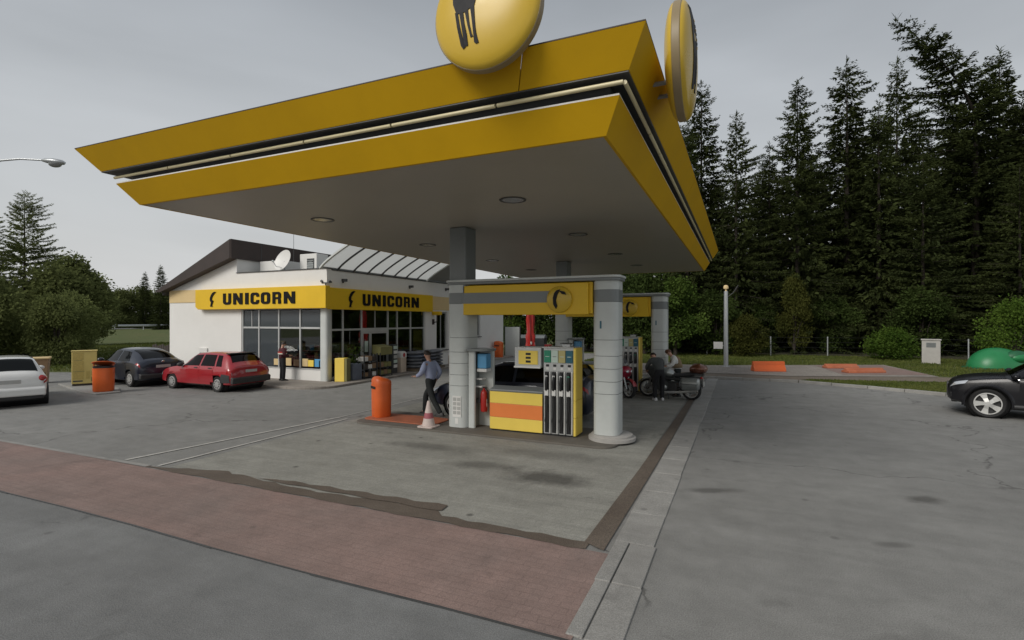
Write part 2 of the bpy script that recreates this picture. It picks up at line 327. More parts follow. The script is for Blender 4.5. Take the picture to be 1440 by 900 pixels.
# soffit: narrow metal slats, seams only as relief
def slat(m, period, axis):
    t = m.node_tree; N = t.nodes.new; L = t.links.new; b = t.nodes['Principled BSDF']
    g = N('ShaderNodeNewGeometry'); s = N('ShaderNodeSeparateXYZ'); L(g.outputs['Position'], s.inputs[0])
    mm = N('ShaderNodeMath'); mm.operation = 'PINGPONG'; mm.inputs[1].default_value = period; L(s.outputs[axis], mm.inputs[0])
    mr = N('ShaderNodeMapRange'); mr.inputs[1].default_value = 0; mr.inputs[2].default_value = .012; L(mm.outputs[0], mr.inputs[0])
    bp = N('ShaderNodeBump'); bp.inputs['Strength'].default_value = .35; bp.inputs['Distance'].default_value = .008; L(mr.outputs[0], bp.inputs['Height']); L(bp.outputs[0], b.inputs['Normal'])
slat(M['soffit'], .15, 1)

def film_glass(name, col, a):
    m = bpy.data.materials.new(name); m.use_nodes = True; b = m.node_tree.nodes['Principled BSDF']
    b.inputs['Base Color'].default_value = col+(1,); b.inputs['Roughness'].default_value = .06; b.inputs['Alpha'].default_value = a; b.inputs['IOR'].default_value = 1.6; M[name] = m
film_glass('film_glass', (.085, .098, .108), .62)
# ------------------------------------------------------------------ the setting: ground, road, paving
def sheet_obj(name, poly, z, m, holes=None):
    me = bpy.data.meshes.new(name); me.from_pydata([(x, y, z) for x, y in poly], [], [tuple(range(len(poly)))])
    return struct(link(name, me, m))
def grid_terrain(name, m):
    # lawn and fields: flat round the station, a low road embankment far to the left
    xs = np.concatenate([np.linspace(-420, -130, 12), np.linspace(-120, -30, 46), np.linspace(-28, 60, 12), np.linspace(80, 420, 10)])
    ys = np.concatenate([np.linspace(-300, -20, 8), np.linspace(0, 100, 51), np.linspace(120, 460, 10)])
    vs = []; 
    for y in ys:
        for x in xs:
            d = -(x+58) ; t = min(1, max(0, d/24)); z = -.03 + 1.15*(t*t*(3-2*t))
            if z > 0: z += .06*math.sin(x*.7)*math.cos(y*.5)*t
            vs.append((x, y, z))
    n = len(xs); fs = [(j*n+i, j*n+i+1, (j+1)*n+i+1, (j+1)*n+i) for j in range(len(ys)-1) for i in range(n-1)]
    me = bpy.data.meshes.new(name); me.from_pydata(vs, [], fs); return struct(link(name, me, m))
grid_terrain('ground', 'grass_ground')
kerb_line = [(-9, 24.2), (-2, 24.2), (2.2, 24.15), (4.4, 23.2), (6.4, 21.95), (9, 20.3), (14, 17.6), (25, 13.5), (60, 4)]
ap = [(-70, 3.9), (60, 3.9)] + kerb_line[::-1] + [(-9, 39), (-15.4, 39), (-15.4, 33), (-25.4, 33), (-25.4, 16.4), (-33, 13.2), (-70, 7)]
sheet_obj('forecourt_asphalt', ap, 0, 'asphalt')
sheet_obj('road', [(-70, -60), (60, -60), (60, 3.95), (-70, 3.95)], .001, 'road_asphalt')
sheet_obj('forecourt_paving', [(-9.2, 5.8), (-1.6, 5.8), (-1.6, 23.9), (-9.2, 23.9)], .006, 'forecourt')
# red block paving, its near edge a little uneven
edge = [(-70+i*1.5, 3.95+.02*math.sin(i*1.7)) for i in range(46)] + [(-1.25, 3.97)]
sheet_obj('red_paving_strip', edge + [(-1.25, 5.62), (-70, 5.5)], .008, 'red_paving')
me = MB()
for i in range(len(edge)-1):
    a, b = edge[i], edge[i+1]; wv = .016+.006*math.sin(i*2.3)
    me.hexa([(a[0], a[1]-wv, .004), (b[0], b[1]-wv, .004), (b[0], b[1]+.004, .004), (a[0], a[1]+.004, .004)], [(a[0], a[1]-wv, .013), (b[0], b[1]-wv, .013), (b[0], b[1]+.004, .013), (a[0], a[1]+.004, .013)])
struct(me.build('tar_joint', 'dark_grey'))
# brown filled channels along the front and the right side
ch = []
for i in range(41):
    x = -9.6+i*.2; ch.append((x, 5.62+.02*math.sin(i*1.1)+.012*math.sin(i*2.7)))
top = []
for i in range(40, -1, -1):
    x = -9.6+i*.2; wd = .17 if x > -3.7 else .30+.08*math.sin(x*1.3)
    wd *= min(1, max(.08, (x+9.6)/1.5)); top.append((x, 5.64+wd*(1+.10*math.sin(i*1.9))+.015*math.sin(i*3.3)))
sheet_obj('filled_channel', ch+top, .012, 'brown_dirt')
sheet_obj('filled_channel', [(-1.66, 5.8), (-1.40, 5.66), (-1.37, 9), (-1.36, 14), (-1.38, 21), (-1.52, 21), (-1.56, 14), (-1.6, 9)], .016, 'brown_dirt')
sheet_obj('earth_strip', [(-7.2+i*.175, 5.93+.02*math.sin(i*1.3)) for i in range(21)]+[(-3.72-i*.175, 6.15+.03*math.sin(i*1.7)-.006*i) for i in range(19)], .020, 'brown_dirt')
# thin worn white lines beside the paving
for (a, b, wv) in (((-10.4, 5.75), (-9.75, 10.6), .04), ((-9.45, 5.75), (-9.42, 10.5), .035), ((-9.75, 10.6), (-9.6, 20), .02)):
    sheet_obj('painted_line', [(a[0]-wv, a[1]), (a[0]+wv, a[1]), (b[0]+wv, b[1]), (b[0]-wv, b[1])], .011, 'white_line')
sheet_obj('worn_kerb_edge', [(-15.5, 5.52), (-9.6, 5.62), (-9.6, 5.72), (-15.5, 5.60)], .012, 'kerb_concrete')
# concrete edging slabs along the right side of the forecourt
es = bpy.data.objects.new('edging_strip', None); COL.objects.link(es); es.location = (-1.1, 5, 0); struct(es)
random.seed(3); y = 4.02; k = 0
sl = []
while y < 24:
    ln = .98; x0, x1 = (-1.34, -.90)
    b = MB((-1.1, 5, 0)); t = random.uniform(-.006, .006)
    if k == 0:
        b.box(-1.16, -.86, y, y+ln-.012, -.1, .022+t).build('edging_slab', 'kerb_concrete', es, .008)
        MB((-1.1, 5, 0)).box(-1.32, -1.175, y+.02, y+ln-.012, -.1, .02).build('edging_slab', 'kerb_concrete', es, .008)
    elif k == 1:
        b.box(-1.16, -.87, y, y+ln-.012, -.1, .022+t).build('edging_slab', 'kerb_concrete', es, .008)
        MB((-1.1, 5, 0)).box(-1.33, -1.175, y, y+ln-.012, -.1, .026).build('edging_slab', 'kerb_concrete', es, .008)
    else:
        b.box(x0+random.uniform(-.008, .008), x1+random.uniform(-.01, .01), y, y+ln-.012, -.1, .022+t).build('edging_slab', 'kerb_concrete', es, .008)
    y += ln; k += 1
# kerb stones along the curving edge on the right
ks = bpy.data.objects.new('kerb', None); COL.objects.link(ks); ks.location = (2, 24, 0); struct(ks)
def along(line, step):
    pts = [Vector(p) for p in line]; res = []; 
    for a, b in zip(pts[:-1], pts[1:]):
        n = max(1, round((b-a).length/step))
        for i in range(n): res.append((a.lerp(b, i/n), a.lerp(b, (i+1)/n)))
    return res
for a, b in along(kerb_line[:8], 1.0):
    d = (b-a).normalized(); n = Vector((-d.y, d.x)); b = b-d*.012; dz = random.uniform(-.008, .008)
    q = [a, b, b+n*.14, a+n*.14]
    MB((2, 24, 0)).hexa([(p.x, p.y, -.15) for p in q], [(p.x, p.y, .11+dz) for p in q]).build('kerb_stone', 'kerb_concrete', ks, .015)
verge = [(p[0]+.02, p[1]+.14) for p in kerb_line]
sheet_obj('gravel_path', [(-9, 24.33), (-2, 24.33), (2.2, 24.3), (2.6, 25.0), (8.5, 26.2), (14, 26.4), (14, 28.4), (8, 28.2), (2, 25.9), (-9, 25.8)], .085, 'gravel')
sheet_obj('sidewalk', [(-9, 25.8), (2, 25.9), (8.0, 28.2), (7.3, 34.5), (-1.5, 30.3), (-9, 30.0)], .10, 'sidewalk_paving')
sheet_obj('sidewalk_patch', [(4.3, 27.6), (7.9, 28.9), (7.1, 34.0), (3.7, 32.5)], .106, 'red_paving')
sheet_obj('verge', verge + [(60, 60), (-9, 60)], .075, 'grass_ground')
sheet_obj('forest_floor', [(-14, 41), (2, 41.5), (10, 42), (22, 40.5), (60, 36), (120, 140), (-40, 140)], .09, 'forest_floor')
# pavement round the shop
pv = [(-20.6, 14.15), (-15.4, 14.15)] + [(-15.4+1.25*math.sin(t), 15.4-1.25*math.cos(t)) for t in np.linspace(.1, math.pi/2, 8)] + [(-14.3, 25), (-14.6, 33), (-15.3, 33), (-15.3, 16.05), (-20.6, 16.05)]
b = MB(); b.prism(pv, 'z', -.1, .09); struct(b.build('shop_pavement', 'sidewalk_paving', None, .02))
sheet_obj('far_road', [(-84, -40), (-91, -40), (-101, 160), (-94, 160)], 1.20, 'road_asphalt')
# ------------------------------------------------------------------ canopy
X0, X1, Y0, Y1, ZS = -10.5, -1.48, 6.07, 24.55, 4.81
C0 = (-6.1, 10.8, 0)
can = thing('fuel_canopy', 'big yellow edged filling station canopy with two round sign discs', 'canopy', C0)
MB(C0).box(X0, X1, Y0, Y1, ZS, ZS+.06).build('soffit', 'soffit', can)
MB(C0).box(X0+.15, X1-.15, Y0+.15, Y1-.15, ZS+.062, 5.55).build('roof_core', 'dark_grey', can)
MB(C0).box(X0-.4, X1+.4, Y0-.4, Y1+.4, 5.552, 5.62).build('roof_deck', 'mid_grey', can)
def band(name, o0, z0, o1, z1, m, th=.04, splits=None, gap=.006):
    c = lambda o: [(X0-o*1.27, Y0-o*1.27), (X1+o, Y0-o), (X1+o, Y1+o), (X0-o, Y1+o)]
    for s in range(4):
        ts = [0] + (splits or {}).get(s, []) + [1]
        for t0, t1 in zip(ts[:-1], ts[1:]):
            def pt(o, z, t):
                a, b = c(o)[s], c(o)[(s+1) % 4]
                ln = math.dist(a, b); g = gap/ln; t = t+(g if t == t0 and t0 > 0 else 0)-(g if t == t1 and t1 < 1 else 0)
                return (a[0]+(b[0]-a[0])*t, a[1]+(b[1]-a[1])*t, z)
            i0, i1 = o0-th, o1-th
            MB(C0).loft([[pt(o0, z0, q), pt(o1, z1, q), pt(i1, z1, q), pt(i0, z0, q)] for q in [t0+(t1-t0)*k/24 for k in range(24)]+[t1]]).build(name, m, can, 0, True)
band('lower_fascia', .012, ZS-.004, .22, 5.175, 'yellow')
band('fascia_lip', .215, 5.179, .215, 5.200, 'white_plastic', .13)
band('groove_panel', .075, 5.204, .075, 5.36, 'dark_grey', .03)
band('upper_soffit_strip', .345, 5.362, .345, 5.376, 'dark_grey', .29)
band('upper_fascia', .35, 5.38, .57, 5.755, 'yellow', .05, {0: [.865], 1: [.34, .67], 2: [.5], 3: [.33, .66]})
band('top_trim', .572, 5.758, .572, 5.772, 'brown_roof', .08)
for nm, pts in (('tube_light', [(X0-.31, Y0-.29), (X1+.29, Y0-.29)]), ('tube_light', [(X1+.29, Y0-.29), (X1+.29, Y1+.29)])):
    n = 6 if pts[0][1] == pts[1][1] else 11
    for i in range(n):
        a = Vector(pts[0]).lerp(Vector(pts[1]), i/n); c_ = Vector(pts[0]).lerp(Vector(pts[1]), (i+1)/n); d = (c_-a).normalized()*.015
        MB(C0).cyl((a.x+d.x, a.y+d.y, 5.285), (c_.x-d.x, c_.y-d.y, 5.285), .026, n=10).build(nm, 'disc_yellow' if False else 'tube_cream' if 'tube_cream' in M else 'white_plastic', can, 0, True)
lm = None
for yy in (8.6, 12.75, 17.05, 20.9):
    for xx in (-8.4, -3.82):
        f = MB(C0).lathe([(.21, 4.808), (.25, 4.804), (.25, 4.798), (.205, 4.796), (.20, 4.808)], 28, (xx, yy, 0), 'z', False).build('ceiling_light', 'dark_grey', can, 0, True)
        MB(C0).lathe([(.199, 4.800), (.199, 4.807)], 28, (xx, yy, 0)).build('lamp_glass', 'lamp_glass', f)
for dy in (0, 7.75):
    MB(C0).box(-6.36, -5.92, 10.58+dy, 11.12+dy, 3.0, ZS-.002).build('pillar', 'mid_grey', can, .03)
# round sign discs
def mark_polys():
    torso = [(-.52, .75), (-.56, .35), (-.54, .12), (-.47, -.06), (-.30, -.07), (-.20, -.03), (-.12, -.02), (-.07, .15), (-.10, .4), (-.16, .62), (-.3, .8)]
    leg1 = [(-.50, -.03), (-.44, -.05), (-.40, -.30), (-.33, -.58), (-.30, -.63), (-.36, -.66), (-.40, -.60), (-.46, -.30)]
    leg2 = [(-.41, -.06), (-.33, -.06), (-.31, -.25), (-.27, -.45), (-.26, -.62), (-.29, -.63), (-.335, -.58), (-.37, -.30)]
    leg3 = [(-.30, -.06), (-.235, -.04), (-.21, -.28), (-.175, -.45), (-.15, -.50), (-.20, -.51), (-.25, -.30)]
    leg4 = [(-.19, -.03), (-.115, -.01), (-.105, -.25), (-.09, -.45), (-.05, -.62), (-.10, -.63), (-.135, -.60), (-.155, -.30)]
    neck = [(-.46, .74), (-.28, .79), (-.40, 1.0), (-.55, 1.02)]
    return [torso, leg1, leg2, leg3, leg4]
def disc(axis, cx, cy, cz, r, out, mname):
    t = .05
    prof = []
    for i in range(9): a = i/8; prof.append((max(.001, r*math.sin(a*math.pi/2)), -t-.14*math.cos(a*math.pi/2)))
    prof2 = [(r*math.sin((8-i)/8*math.pi/2)+.001, t+.14*math.cos((8-i)/8*math.pi/2)) for i in range(9)]
    sgn = -1 if axis == 'y' else 1
    rim = MB(C0).lathe([(r-.03, -t), (r+.012, -t), (r+.012, t), (r-.03, t)], 64, (cx, cy, cz), axis).build('sign_disc', 'disc_rim', can, .01, True)
    MB(C0).lathe(prof, 64, (cx, cy, cz), axis, False).build('disc_face', 'disc_yellow', rim, 0, True)
    MB(C0).lathe(prof2, 64, (cx, cy, cz), axis, False).build('disc_face', 'disc_yellow', rim, 0, True)
    for pl in mark_polys():          # the animal mark, raised a few millimetres on the bulged face
        b = MB(C0)
        dep = lambda u, v: t+.14*math.sqrt(max(0, 1-(u*u+v*v)*.98))+.004
        mn = (sum(p[0] for p in pl)/len(pl), sum(p[1] for p in pl)/len(pl))
        f = (lambda u, v, e: (cx+u*r, cy-(dep(u, v)+e), cz+v*r)) if axis == 'y' else (lambda u, v, e: (cx+dep(u, v)+e, cy+u*r, cz+v*r))
        n = len(pl); fr = [f(u, v, .004) for u, v in pl]; bk = [f(u, v, -.02) for u, v in pl]
        b.raw(fr+bk, [tuple(range(n))]+[(i, (i+1) % n, n+(i+1) % n, n+i) for i in range(n)])
        b.build('animal_mark', 'mark_black', rim)
    for k in range(7):               # broken mane strokes down the right edge of the body
        v = .12+.085*k; u = -.13+.02*(k % 3)
        pl = [(u, v), (u+.10, v+.06), (u+.115, v+.12), (u+.015, v+.055)]
        f = (lambda u, v, e: (cx+u*r, cy-(t+.14*math.sqrt(max(0, 1-(u*u+v*v)*.98))+e), cz+v*r)) if axis == 'y' else (lambda u, v, e: (cx+t+.14*math.sqrt(max(0, 1-(u*u+v*v)*.98))+e, cy+u*r, cz+v*r))
        MB(C0).raw([f(a, c, .011) for a, c in pl]+[f(a, c, -.01) for a, c in pl], [(0, 1, 2, 3), (0, 1, 5, 4), (1, 2, 6, 5), (2, 3, 7, 6), (3, 0, 4, 7)]).build('animal_mark', 'mark_black' if k % 2 else 'disc_yellow', rim)
    if axis == 'y':
        for q in (-.2, .2): MB(C0).cyl((cx+q, cy+t, cz-.45), (cx+q, Y0-.45, cz-.45), .03, n=8).build('bracket', 'mid_grey', rim)
    else:
        for q in (-.2, .2): MB(C0).cyl((cx-t, cy+q, cz-.3), (X1+.45, cy+q, cz-.3), .03, n=8).build('bracket', 'mid_grey', rim)
mat('disc_rim', (.26, .20, .11), .4, .06, 2)
mat('mark_black', (.010, .010, .012), .6, .1, 4, spec=.3)
disc('y', -2.70, 5.36, 6.20, .68, -1, 'y')
disc('x', -.69, 6.9, 5.90, .70, 1, 'x')
# ------------------------------------------------------------------ pump islands: gate frame, dispenser, slab
def make_island(label):
    o = (-5.4, 10.95, 0)
    isl = thing('pump_island', label, 'pump island', o, 0, 'pump islands under the canopy')
    MB(o).prism(rrect(-8.95, -2.3, 10.1, 11.8, .35, 5), 'z', -.05, .05).build('slab', 'island_slab', isl, .015)
    MB(o).prism(rrect(-8.9, -6.75, 10.45, 11.35, .2, 4), 'z', .0505, .075).build('painted_end', 'orange_worn', isl, .01)
    MB(o).lathe([(.50, .05), (.50, .11), (.44, .125), (.44, .16), (.42, .17)], 32, (-2.52, 10.93, 0)).build('column_plinth', 'concrete', isl, 0, True)
    return isl
mat('orange_worn', (.40, .12, .055), .7, .2, 3, dirt=.5, tint=(.14, .1, .08))
def make_gate(label):
    o = (-4.36, 10.9, .05); zb = .05
    g = thing('pump_gate_frame', label, 'pump gate', o, 0, 'grey and yellow gate frames over the pumps')
    lev = [zb, 1.04, 1.30, 1.57, 1.84, 2.18, 2.985]
    for (xa, xb, cs, ya, yb, base) in ((-6.42, -5.90, (0, 1, 1, 1), 10.55, 11.15, zb), (-2.87, -2.33, (1, 1, 1, 1), 10.60, 11.26, .171)):
        MB(o).prism(rrect(xa+.014, xb-.014, ya+.014, yb-.014, .165, 6, cs), 'z', base, 3.43).build('column_core', 'dark_grey', g)
        for a, b in zip(lev[:-1], lev[1:]):
            MB(o).prism(rrect(xa, xb, ya, yb, .17, 6, cs), 'z', max(a, base)+.005, b-.005).build('column_panel', 'light_grey', g, 0, True)
        MB(o).prism(rrect(xa-.004, xb+.004, ya-.004, yb+.004, .17, 6, cs), 'z', 2.987, 3.24).build('column_stripe', 'mid_grey', g, 0, True)
        MB(o).prism(rrect(xa, xb, ya, yb, .17, 6, cs), 'z', 3.243, 3.43).build('column_panel', 'light_grey', g, 0, True)
    MB(o).box(-5.897, -2.873, 10.66, 11.16, 2.74, 3.42).build('lintel', 'sign_yellow', g, .012)
    MB(o).box(-6.10, -2.95, 10.58, 10.657, 2.72, 3.40).build('lintel_panel', 'sign_yellow', g, .008)
    MB(o).box(-6.10, -3.80, 10.570, 10.578, 2.985, 3.235).build('lintel_stripe', 'mid_grey', g)
    MB(o).box(-5.897, -2.873, 11.163, 11.22, 2.72, 3.40).build('lintel_panel', 'sign_yellow', g, .008)
    MB(o).prism(rrect(-6.46, -2.28, 10.52, 11.30, .2, 6), 'z', 3.432, 3.49).build('cap_rail', 'mid_grey', g, .012)
    MB(o).prism(rrect(-6.48, -2.26, 10.50, 11.32, .2, 6), 'z', 3.492, 3.545).build('cap_rail', 'light_grey', g, .015)
    d = MB(o).lathe([(.285, 0), (.285, -.05), (.27, -.07), (.2, -.09), (.1, -.10), (.001, -.104)], 32, (-3.58, 10.578, 3.045), 'y').build('emblem_disc', 'disc_yellow', g, 0, True)
    for pl in ([(-.02, .20), (.06, .22), (.0, .10), (-.03, -.02), (-.0, -.14), (-.03, -.2), (-.09, -.1), (-.1, .04), (-.07, .14)], [(.03, .2), (.16, .17), (.2, .10), (.1, .12)]):
        MB(o).prism([(-3.60+u, 3.04+v) for u, v in pl], 'y', 10.46, 10.50).build('emblem_mark', 'mark_black', d)
    # service cabinet on the inner side of the left column: paper towels, extinguisher niche
    MB(o).prism(rrect(-5.895, -5.72, 10.66, 10.76, .04, 4), 'z', zb, 1.86).build('niche_side', 'light_grey', g)
    MB(o).box(-5.895, -5.42, 11.06, 11.14, zb, 1.86).build('niche_side', 'light_grey', g, .01)
    MB(o).box(-5.895, -5.80, 10.762, 11.058, zb, 1.86).build('niche_back', 'mid_grey', g)
    MB(o).prism(rrect(-5.895, -5.36, 10.56, 11.24, .2, 6, (1, 0, 0, 1)), 'z', 1.865, 1.92).build('niche_cap', 'mid_grey', g, .012)
    MB(o).box(-5.715, -5.47, 10.78, 11.03, 1.45, 1.80).build('towel_dispenser', 'blue_panel', g, .02)
    MB(o).box(-5.72, -5.46, 10.77, 11.02, 1.37, 1.445).build('towel_dispenser_lip', 'white_plastic', g, .01)
    for zz in (1.0, 1.18): MB(o).box(-5.80, -5.60, 10.80, 11.02, zz, zz+.03).build('shelf', 'white_plastic', g)
    nt_ = MB(o).box(-6.25, -6.02, 10.543, 10.548, .30, .80).build('notice', 'white_plastic', g)
    for i in range(4):
        for j in range(2): MB(o).box(-6.235+.11*j, -6.145+.11*j, 10.5405, 10.5427, .68-.105*i, .76-.105*i).build('notice_cell', 'plate', nt_)
    MB(o).box(-6.18, -6.09, 10.543, 10.548, .14, .27).build('notice', 'white_plastic', g)
    MB(o).box(-2.70, -2.665, 10.592, 10.598, 2.42, 2.58).build('column_digit', 'teal_panel', g)
    return g
def make_pump(label):
    o = (-4.3, 10.92, .05); zb = .05
    p = thing('fuel_dispenser', label, 'fuel pump', o, 0, 'fuel dispensers on the islands')
    MB(o).box(-5.31, -4.005, 10.68, 11.20, zb+.03, .955).build('cabinet', 'dark_grey', p, .01)
    MB(o).box(-5.30, -3.29, 10.70, 11.18, zb, zb+.03).build('foot', 'black', p)
    for (a, b, m) in ((.085, .36, 'pump_yellow'), (.364, .68, 'orange_stripe'), (.684, .95, 'pump_yellow')):
        MB(o).box(-5.30, -4.015, 10.655, 10.678, a, b).build('front_panel', m, p, .005)
        MB(o).box(-5.30, -4.015, 11.202, 11.225, a, b).build('back_panel', m, p, .005)
        MB(o).box(-5.333, -5.312, 10.69, 11.19, a, b).build('side_panel', m, p, .005)
    MB(o).prism([(10.66, .957), (11.22, .957), (11.22, 1.02), (10.94, 1.06), (10.66, 1.0)], 'x', -5.32, -4.01).build('cabinet_top', 'mid_grey', p, .01)
    MB(o).box(-4.0, -3.30, 10.70, 11.16, zb+.03, 1.97).build('tower', 'frame_grey', p, .01)
    for (a, b) in ((zb+.03, .46), (.467, .84), (.847, 1.985)):
        MB(o).prism(rrect(-3.298, -3.245, 10.665, 11.20, .04, 4, (1, 0, 0, 1)), 'z', a, b).build('side_panel', 'pump_yellow', p, .004)
    MB(o).box(-4.05, -3.30, 10.69, 11.17, 1.972, 2.0).build('tower_top', 'frame_grey', p, .01)
    for s, yf in ((-1, 10.698), (1, 11.162)):
        q = lambda a, b: (yf+s*b, yf+s*a) if s < 0 else (yf+s*a, yf+s*b)
        y0, y1 = q(0, .03)
        for i, m in enumerate(('green_panel', 'pale_panel', 'beige_panel', 'teal_panel')):
            xa = -3.985+.168*i
            f = MB(o).box(xa+.006, xa+.162, y0, y1, 1.66, 1.93).build('grade_panel', m, p, .004)
            ya, yb = q(.0305, .034); MB(o).box(xa+.04, xa+.13, ya, yb, 1.785, 1.80).build('grade_name', 'pale_panel' if i != 1 else 'mid_grey', f)
        y0, y1 = q(0, .015); MB(o).box(-3.985, -3.315, y0, y1, 1.47, 1.645).build('digit_strip', 'frame_grey', p, .003)
        ya, yb = q(.016, .02)
        for i in range(4):
            xa = -3.985+.168*i; MB(o).box(xa+.05, xa+.12, ya, yb, 1.57, 1.62).build('digit_window', 'black', p); MB(o).box(xa+.055, xa+.115, ya, yb, 1.50, 1.555).build('grade_label', 'white_plastic', p)
        for i in range(4):
            xa = -3.985+.168*i; xm = xa+.075
            ya, yb = q(0, .012); hl = MB(o).box(xa+.02, xa+.128, ya, yb, zb+.06, 1.455).build('hose_bay', 'black', p)
            ya, yb = q(0, .05); MB(o).box(xa+.130, xa+.166, ya, yb, zb+.05, 1.46).build('bay_divider', 'chrome_dull', p, .006)
            yc = yf+s*.055
            n = MB(o).tube([(xm, yc, 1.42), (xm+.005, yc+s*.02, 1.33), (xm, yc+s*.03, 1.2), (xm-.005, yc+s*.025, 1.05)], [.022, .032, .034, .024], 8).build('nozzle', 'black', p, 0, True)
            MB(o).box(xm-.03, xm+.03, yc+s*.02-.02, yc+s*.02+.02, 1.24, 1.38).build('nozzle_cover', ('white_plastic', 'white_plastic', 'frame_grey', 'green_panel')[i], n, .012)
            MB(o).box(xm-.045, xm+.045, yc-.02, yc+.02, .93, 1.06).build('nozzle_boot', 'white_plastic', n, .01)
            MB(o).tube([(xm-.005, yc, .98), (xm+.02, yc+s*.03, .7), (xm-.02, yc+s*.04, .38), (xm+.01, yc+s*.03, .2), (xm+.04, yc+s*.01, .42), (xm+.045, yc, .9)], .016, 8).build('hose', 'rubber', p, 0, True)
    hd = MB(o).box(-4.70, -4.055, 10.69, 11.17, 1.53, 1.985).build('display_head', 'frame_grey', p, .015)
    for s, yf in ((-1, 10.688), (1, 11.172)):
        y0, y1 = (yf-.014, yf) if s < 0 else (yf, yf+.014)
        pn = MB(o).box(-4.60, -4.13, y0, y1, 1.60, 1.91).build('display_panel', 'pump_yellow', hd, .006)
        for i in range(3):
            ya, yb = (y0-.004, y0-.0005) if s < 0 else (y1+.0005, y1+.004)
            MB(o).box(-4.42, -4.30, ya, yb, 1.64+.085*i, 1.69+.085*i).build('digits', 'black', pn)
    MB(o).box(-4.70, -4.06, 10.64, 10.688, 1.52, 1.56).build('display_ledge', 'white_plastic', hd, .006)
    sw = MB(o).box(-3.62, -3.44, 10.86, 11.02, 2.001, 2.07).build('top_box', 'frame_grey', p, .01); MB(o).box(-3.66, -3.40, 10.83, 11.05, 2.071, 2.085).build('top_box_lid', 'dark_grey', sw)
    return p
mat('chrome_dull', (.62, .62, .60), .35, .08, 4, metal=.5)
mat('tube_cream', (.70, .62, .38), .3, .05, 4)
isl = make_island('near pump island slab with worn orange painted end beside the traffic cone')
gate = make_gate('near grey gate frame with yellow lintel and round emblem over the nearest pump')
pump = make_pump('yellow and orange striped fuel dispenser nearest the camera with four hoses')
for src, lb in ((isl, 'far pump island slab behind the parked motorcycles'), (gate, 'far grey and yellow gate frame behind the motorcycles'), (pump, 'far fuel dispenser behind the red motorcycle')):
    c_ = copy_tree(src); c_.location.y += 7.75; c_['label'] = lb
# the tubes were made before the cream material existed: give them the real one
for ob in bpy.data.objects:
    if ob.name.startswith('tube_light'): ob.data.materials[0] = M['tube_cream']
# ------------------------------------------------------------------ shop building
B0 = (-18, 22, 0)
shop = thing('shop_building', 'white filling station shop with yellow sign band and brown sloping roof', 'building', B0)
def bp(name, m, x0, x1, y0, y1, z0, z1, parent=None, bevel=0): return MB(B0).box(x0, x1, y0, y1, z0, z1).build(name, m, parent or shop, bevel)
# gable front wall (left), with the sloping top
MB(B0).prism([(-25.4, 0), (-20.4, 0), (-20.4, 4.70), (-20.69, 4.70), (-20.69, 5.40), (-25.4, 4.06)], 'y', 16.0, 16.3).build('front_wall', 'white_wall', shop)
bp('left_wall', 'white_wall', -25.4, -25.1, 16.302, 33, 0, 4.05)
bp('back_wall', 'white_wall', -25.098, -15.4, 32.7, 33, 0, 4.6)
MB(B0).prism([(16.302, 4.45), (33, 4.45), (33, 5.9), (16.302, 5.9)], 'x', -20.95, -20.70).build('upper_wall', 'white_wall', shop)
bp('front_parapet', 'white_wall', -20.398, -15.4, 16.0, 16.25, 3.06, 4.70)
bp('front_wall_sill', 'white_wall', -20.398, -15.6, 16.0, 16.25, 0, .52)
bp('side_parapet', 'white_wall', -15.65, -15.4, 16.252, 33, 3.06, 4.66)
bp('side_pier', 'white_wall', -15.65, -15.4, 23.15, 24.25, 0, 3.058)
bp('side_wall', 'white_wall', -15.65, -15.4, 25.42, 28.78, 0, 3.058); bp('side_wall', 'white_wall', -15.65, -15.4, 29.5, 32.698, 0, 3.058)
bp('side_wall', 'white_wall', -15.65, -15.4, 28.782, 29.498, 0, 1.55)
bp('side_wall', 'white_wall', -15.65, -15.4, 24.252, 25.418, 0, .93)
bp('wall_plinth', 'cardboard_base', -15.398, -15.37, 25.5, 33, .02, .55)
bp('parapet_coping', 'dark_grey', -20.70, -15.37, 15.96, 16.28, 4.702, 4.735); bp('parapet_coping', 'dark_grey', -15.68, -15.36, 16.282, 33, 4.662, 4.695)
bp('flat_roof', 'mid_grey', -20.69, -15.66, 16.3, 32.6, 4.35, 4.45)
# monopitch roof with deep brown verge and fascia
MB(B0).prism([(-26.0, 3.95), (-20.66, 6.2), (-20.66, 5.34), (-25.55, 3.93)], 'y', 15.62, 15.98).build('verge_board', 'brown_roof', shop, .015)
MB(B0).prism([(-26.0, 3.96), (-20.66, 6.21), (-20.66, 5.98), (-25.9, 3.80)], 'y', 15.985, 33.3).build('pitched_roof', 'brown_roof', shop)
bp('roof_fascia', 'brown_roof', -20.655, -20.60, 15.65, 33.2, 5.34, 6.2)
for yy in (17.2, 21.5, 26): bp('fascia_joint', 'dark_grey', -20.598, -20.59, yy, yy+.03, 5.36, 6.18)
bp('side_box', 'white_wall', -20.3, -18.9, 16.9, 18.5, 4.45, 5.30)   # roof housing behind the dish
# cream bands
bp('cream_band', 'cream', -25.38, -23.2, 15.97, 15.998, 3.43, 4.02); bp('cream_band', 'cream', -15.398, -15.37, 23.7, 33, 3.15, 3.9)
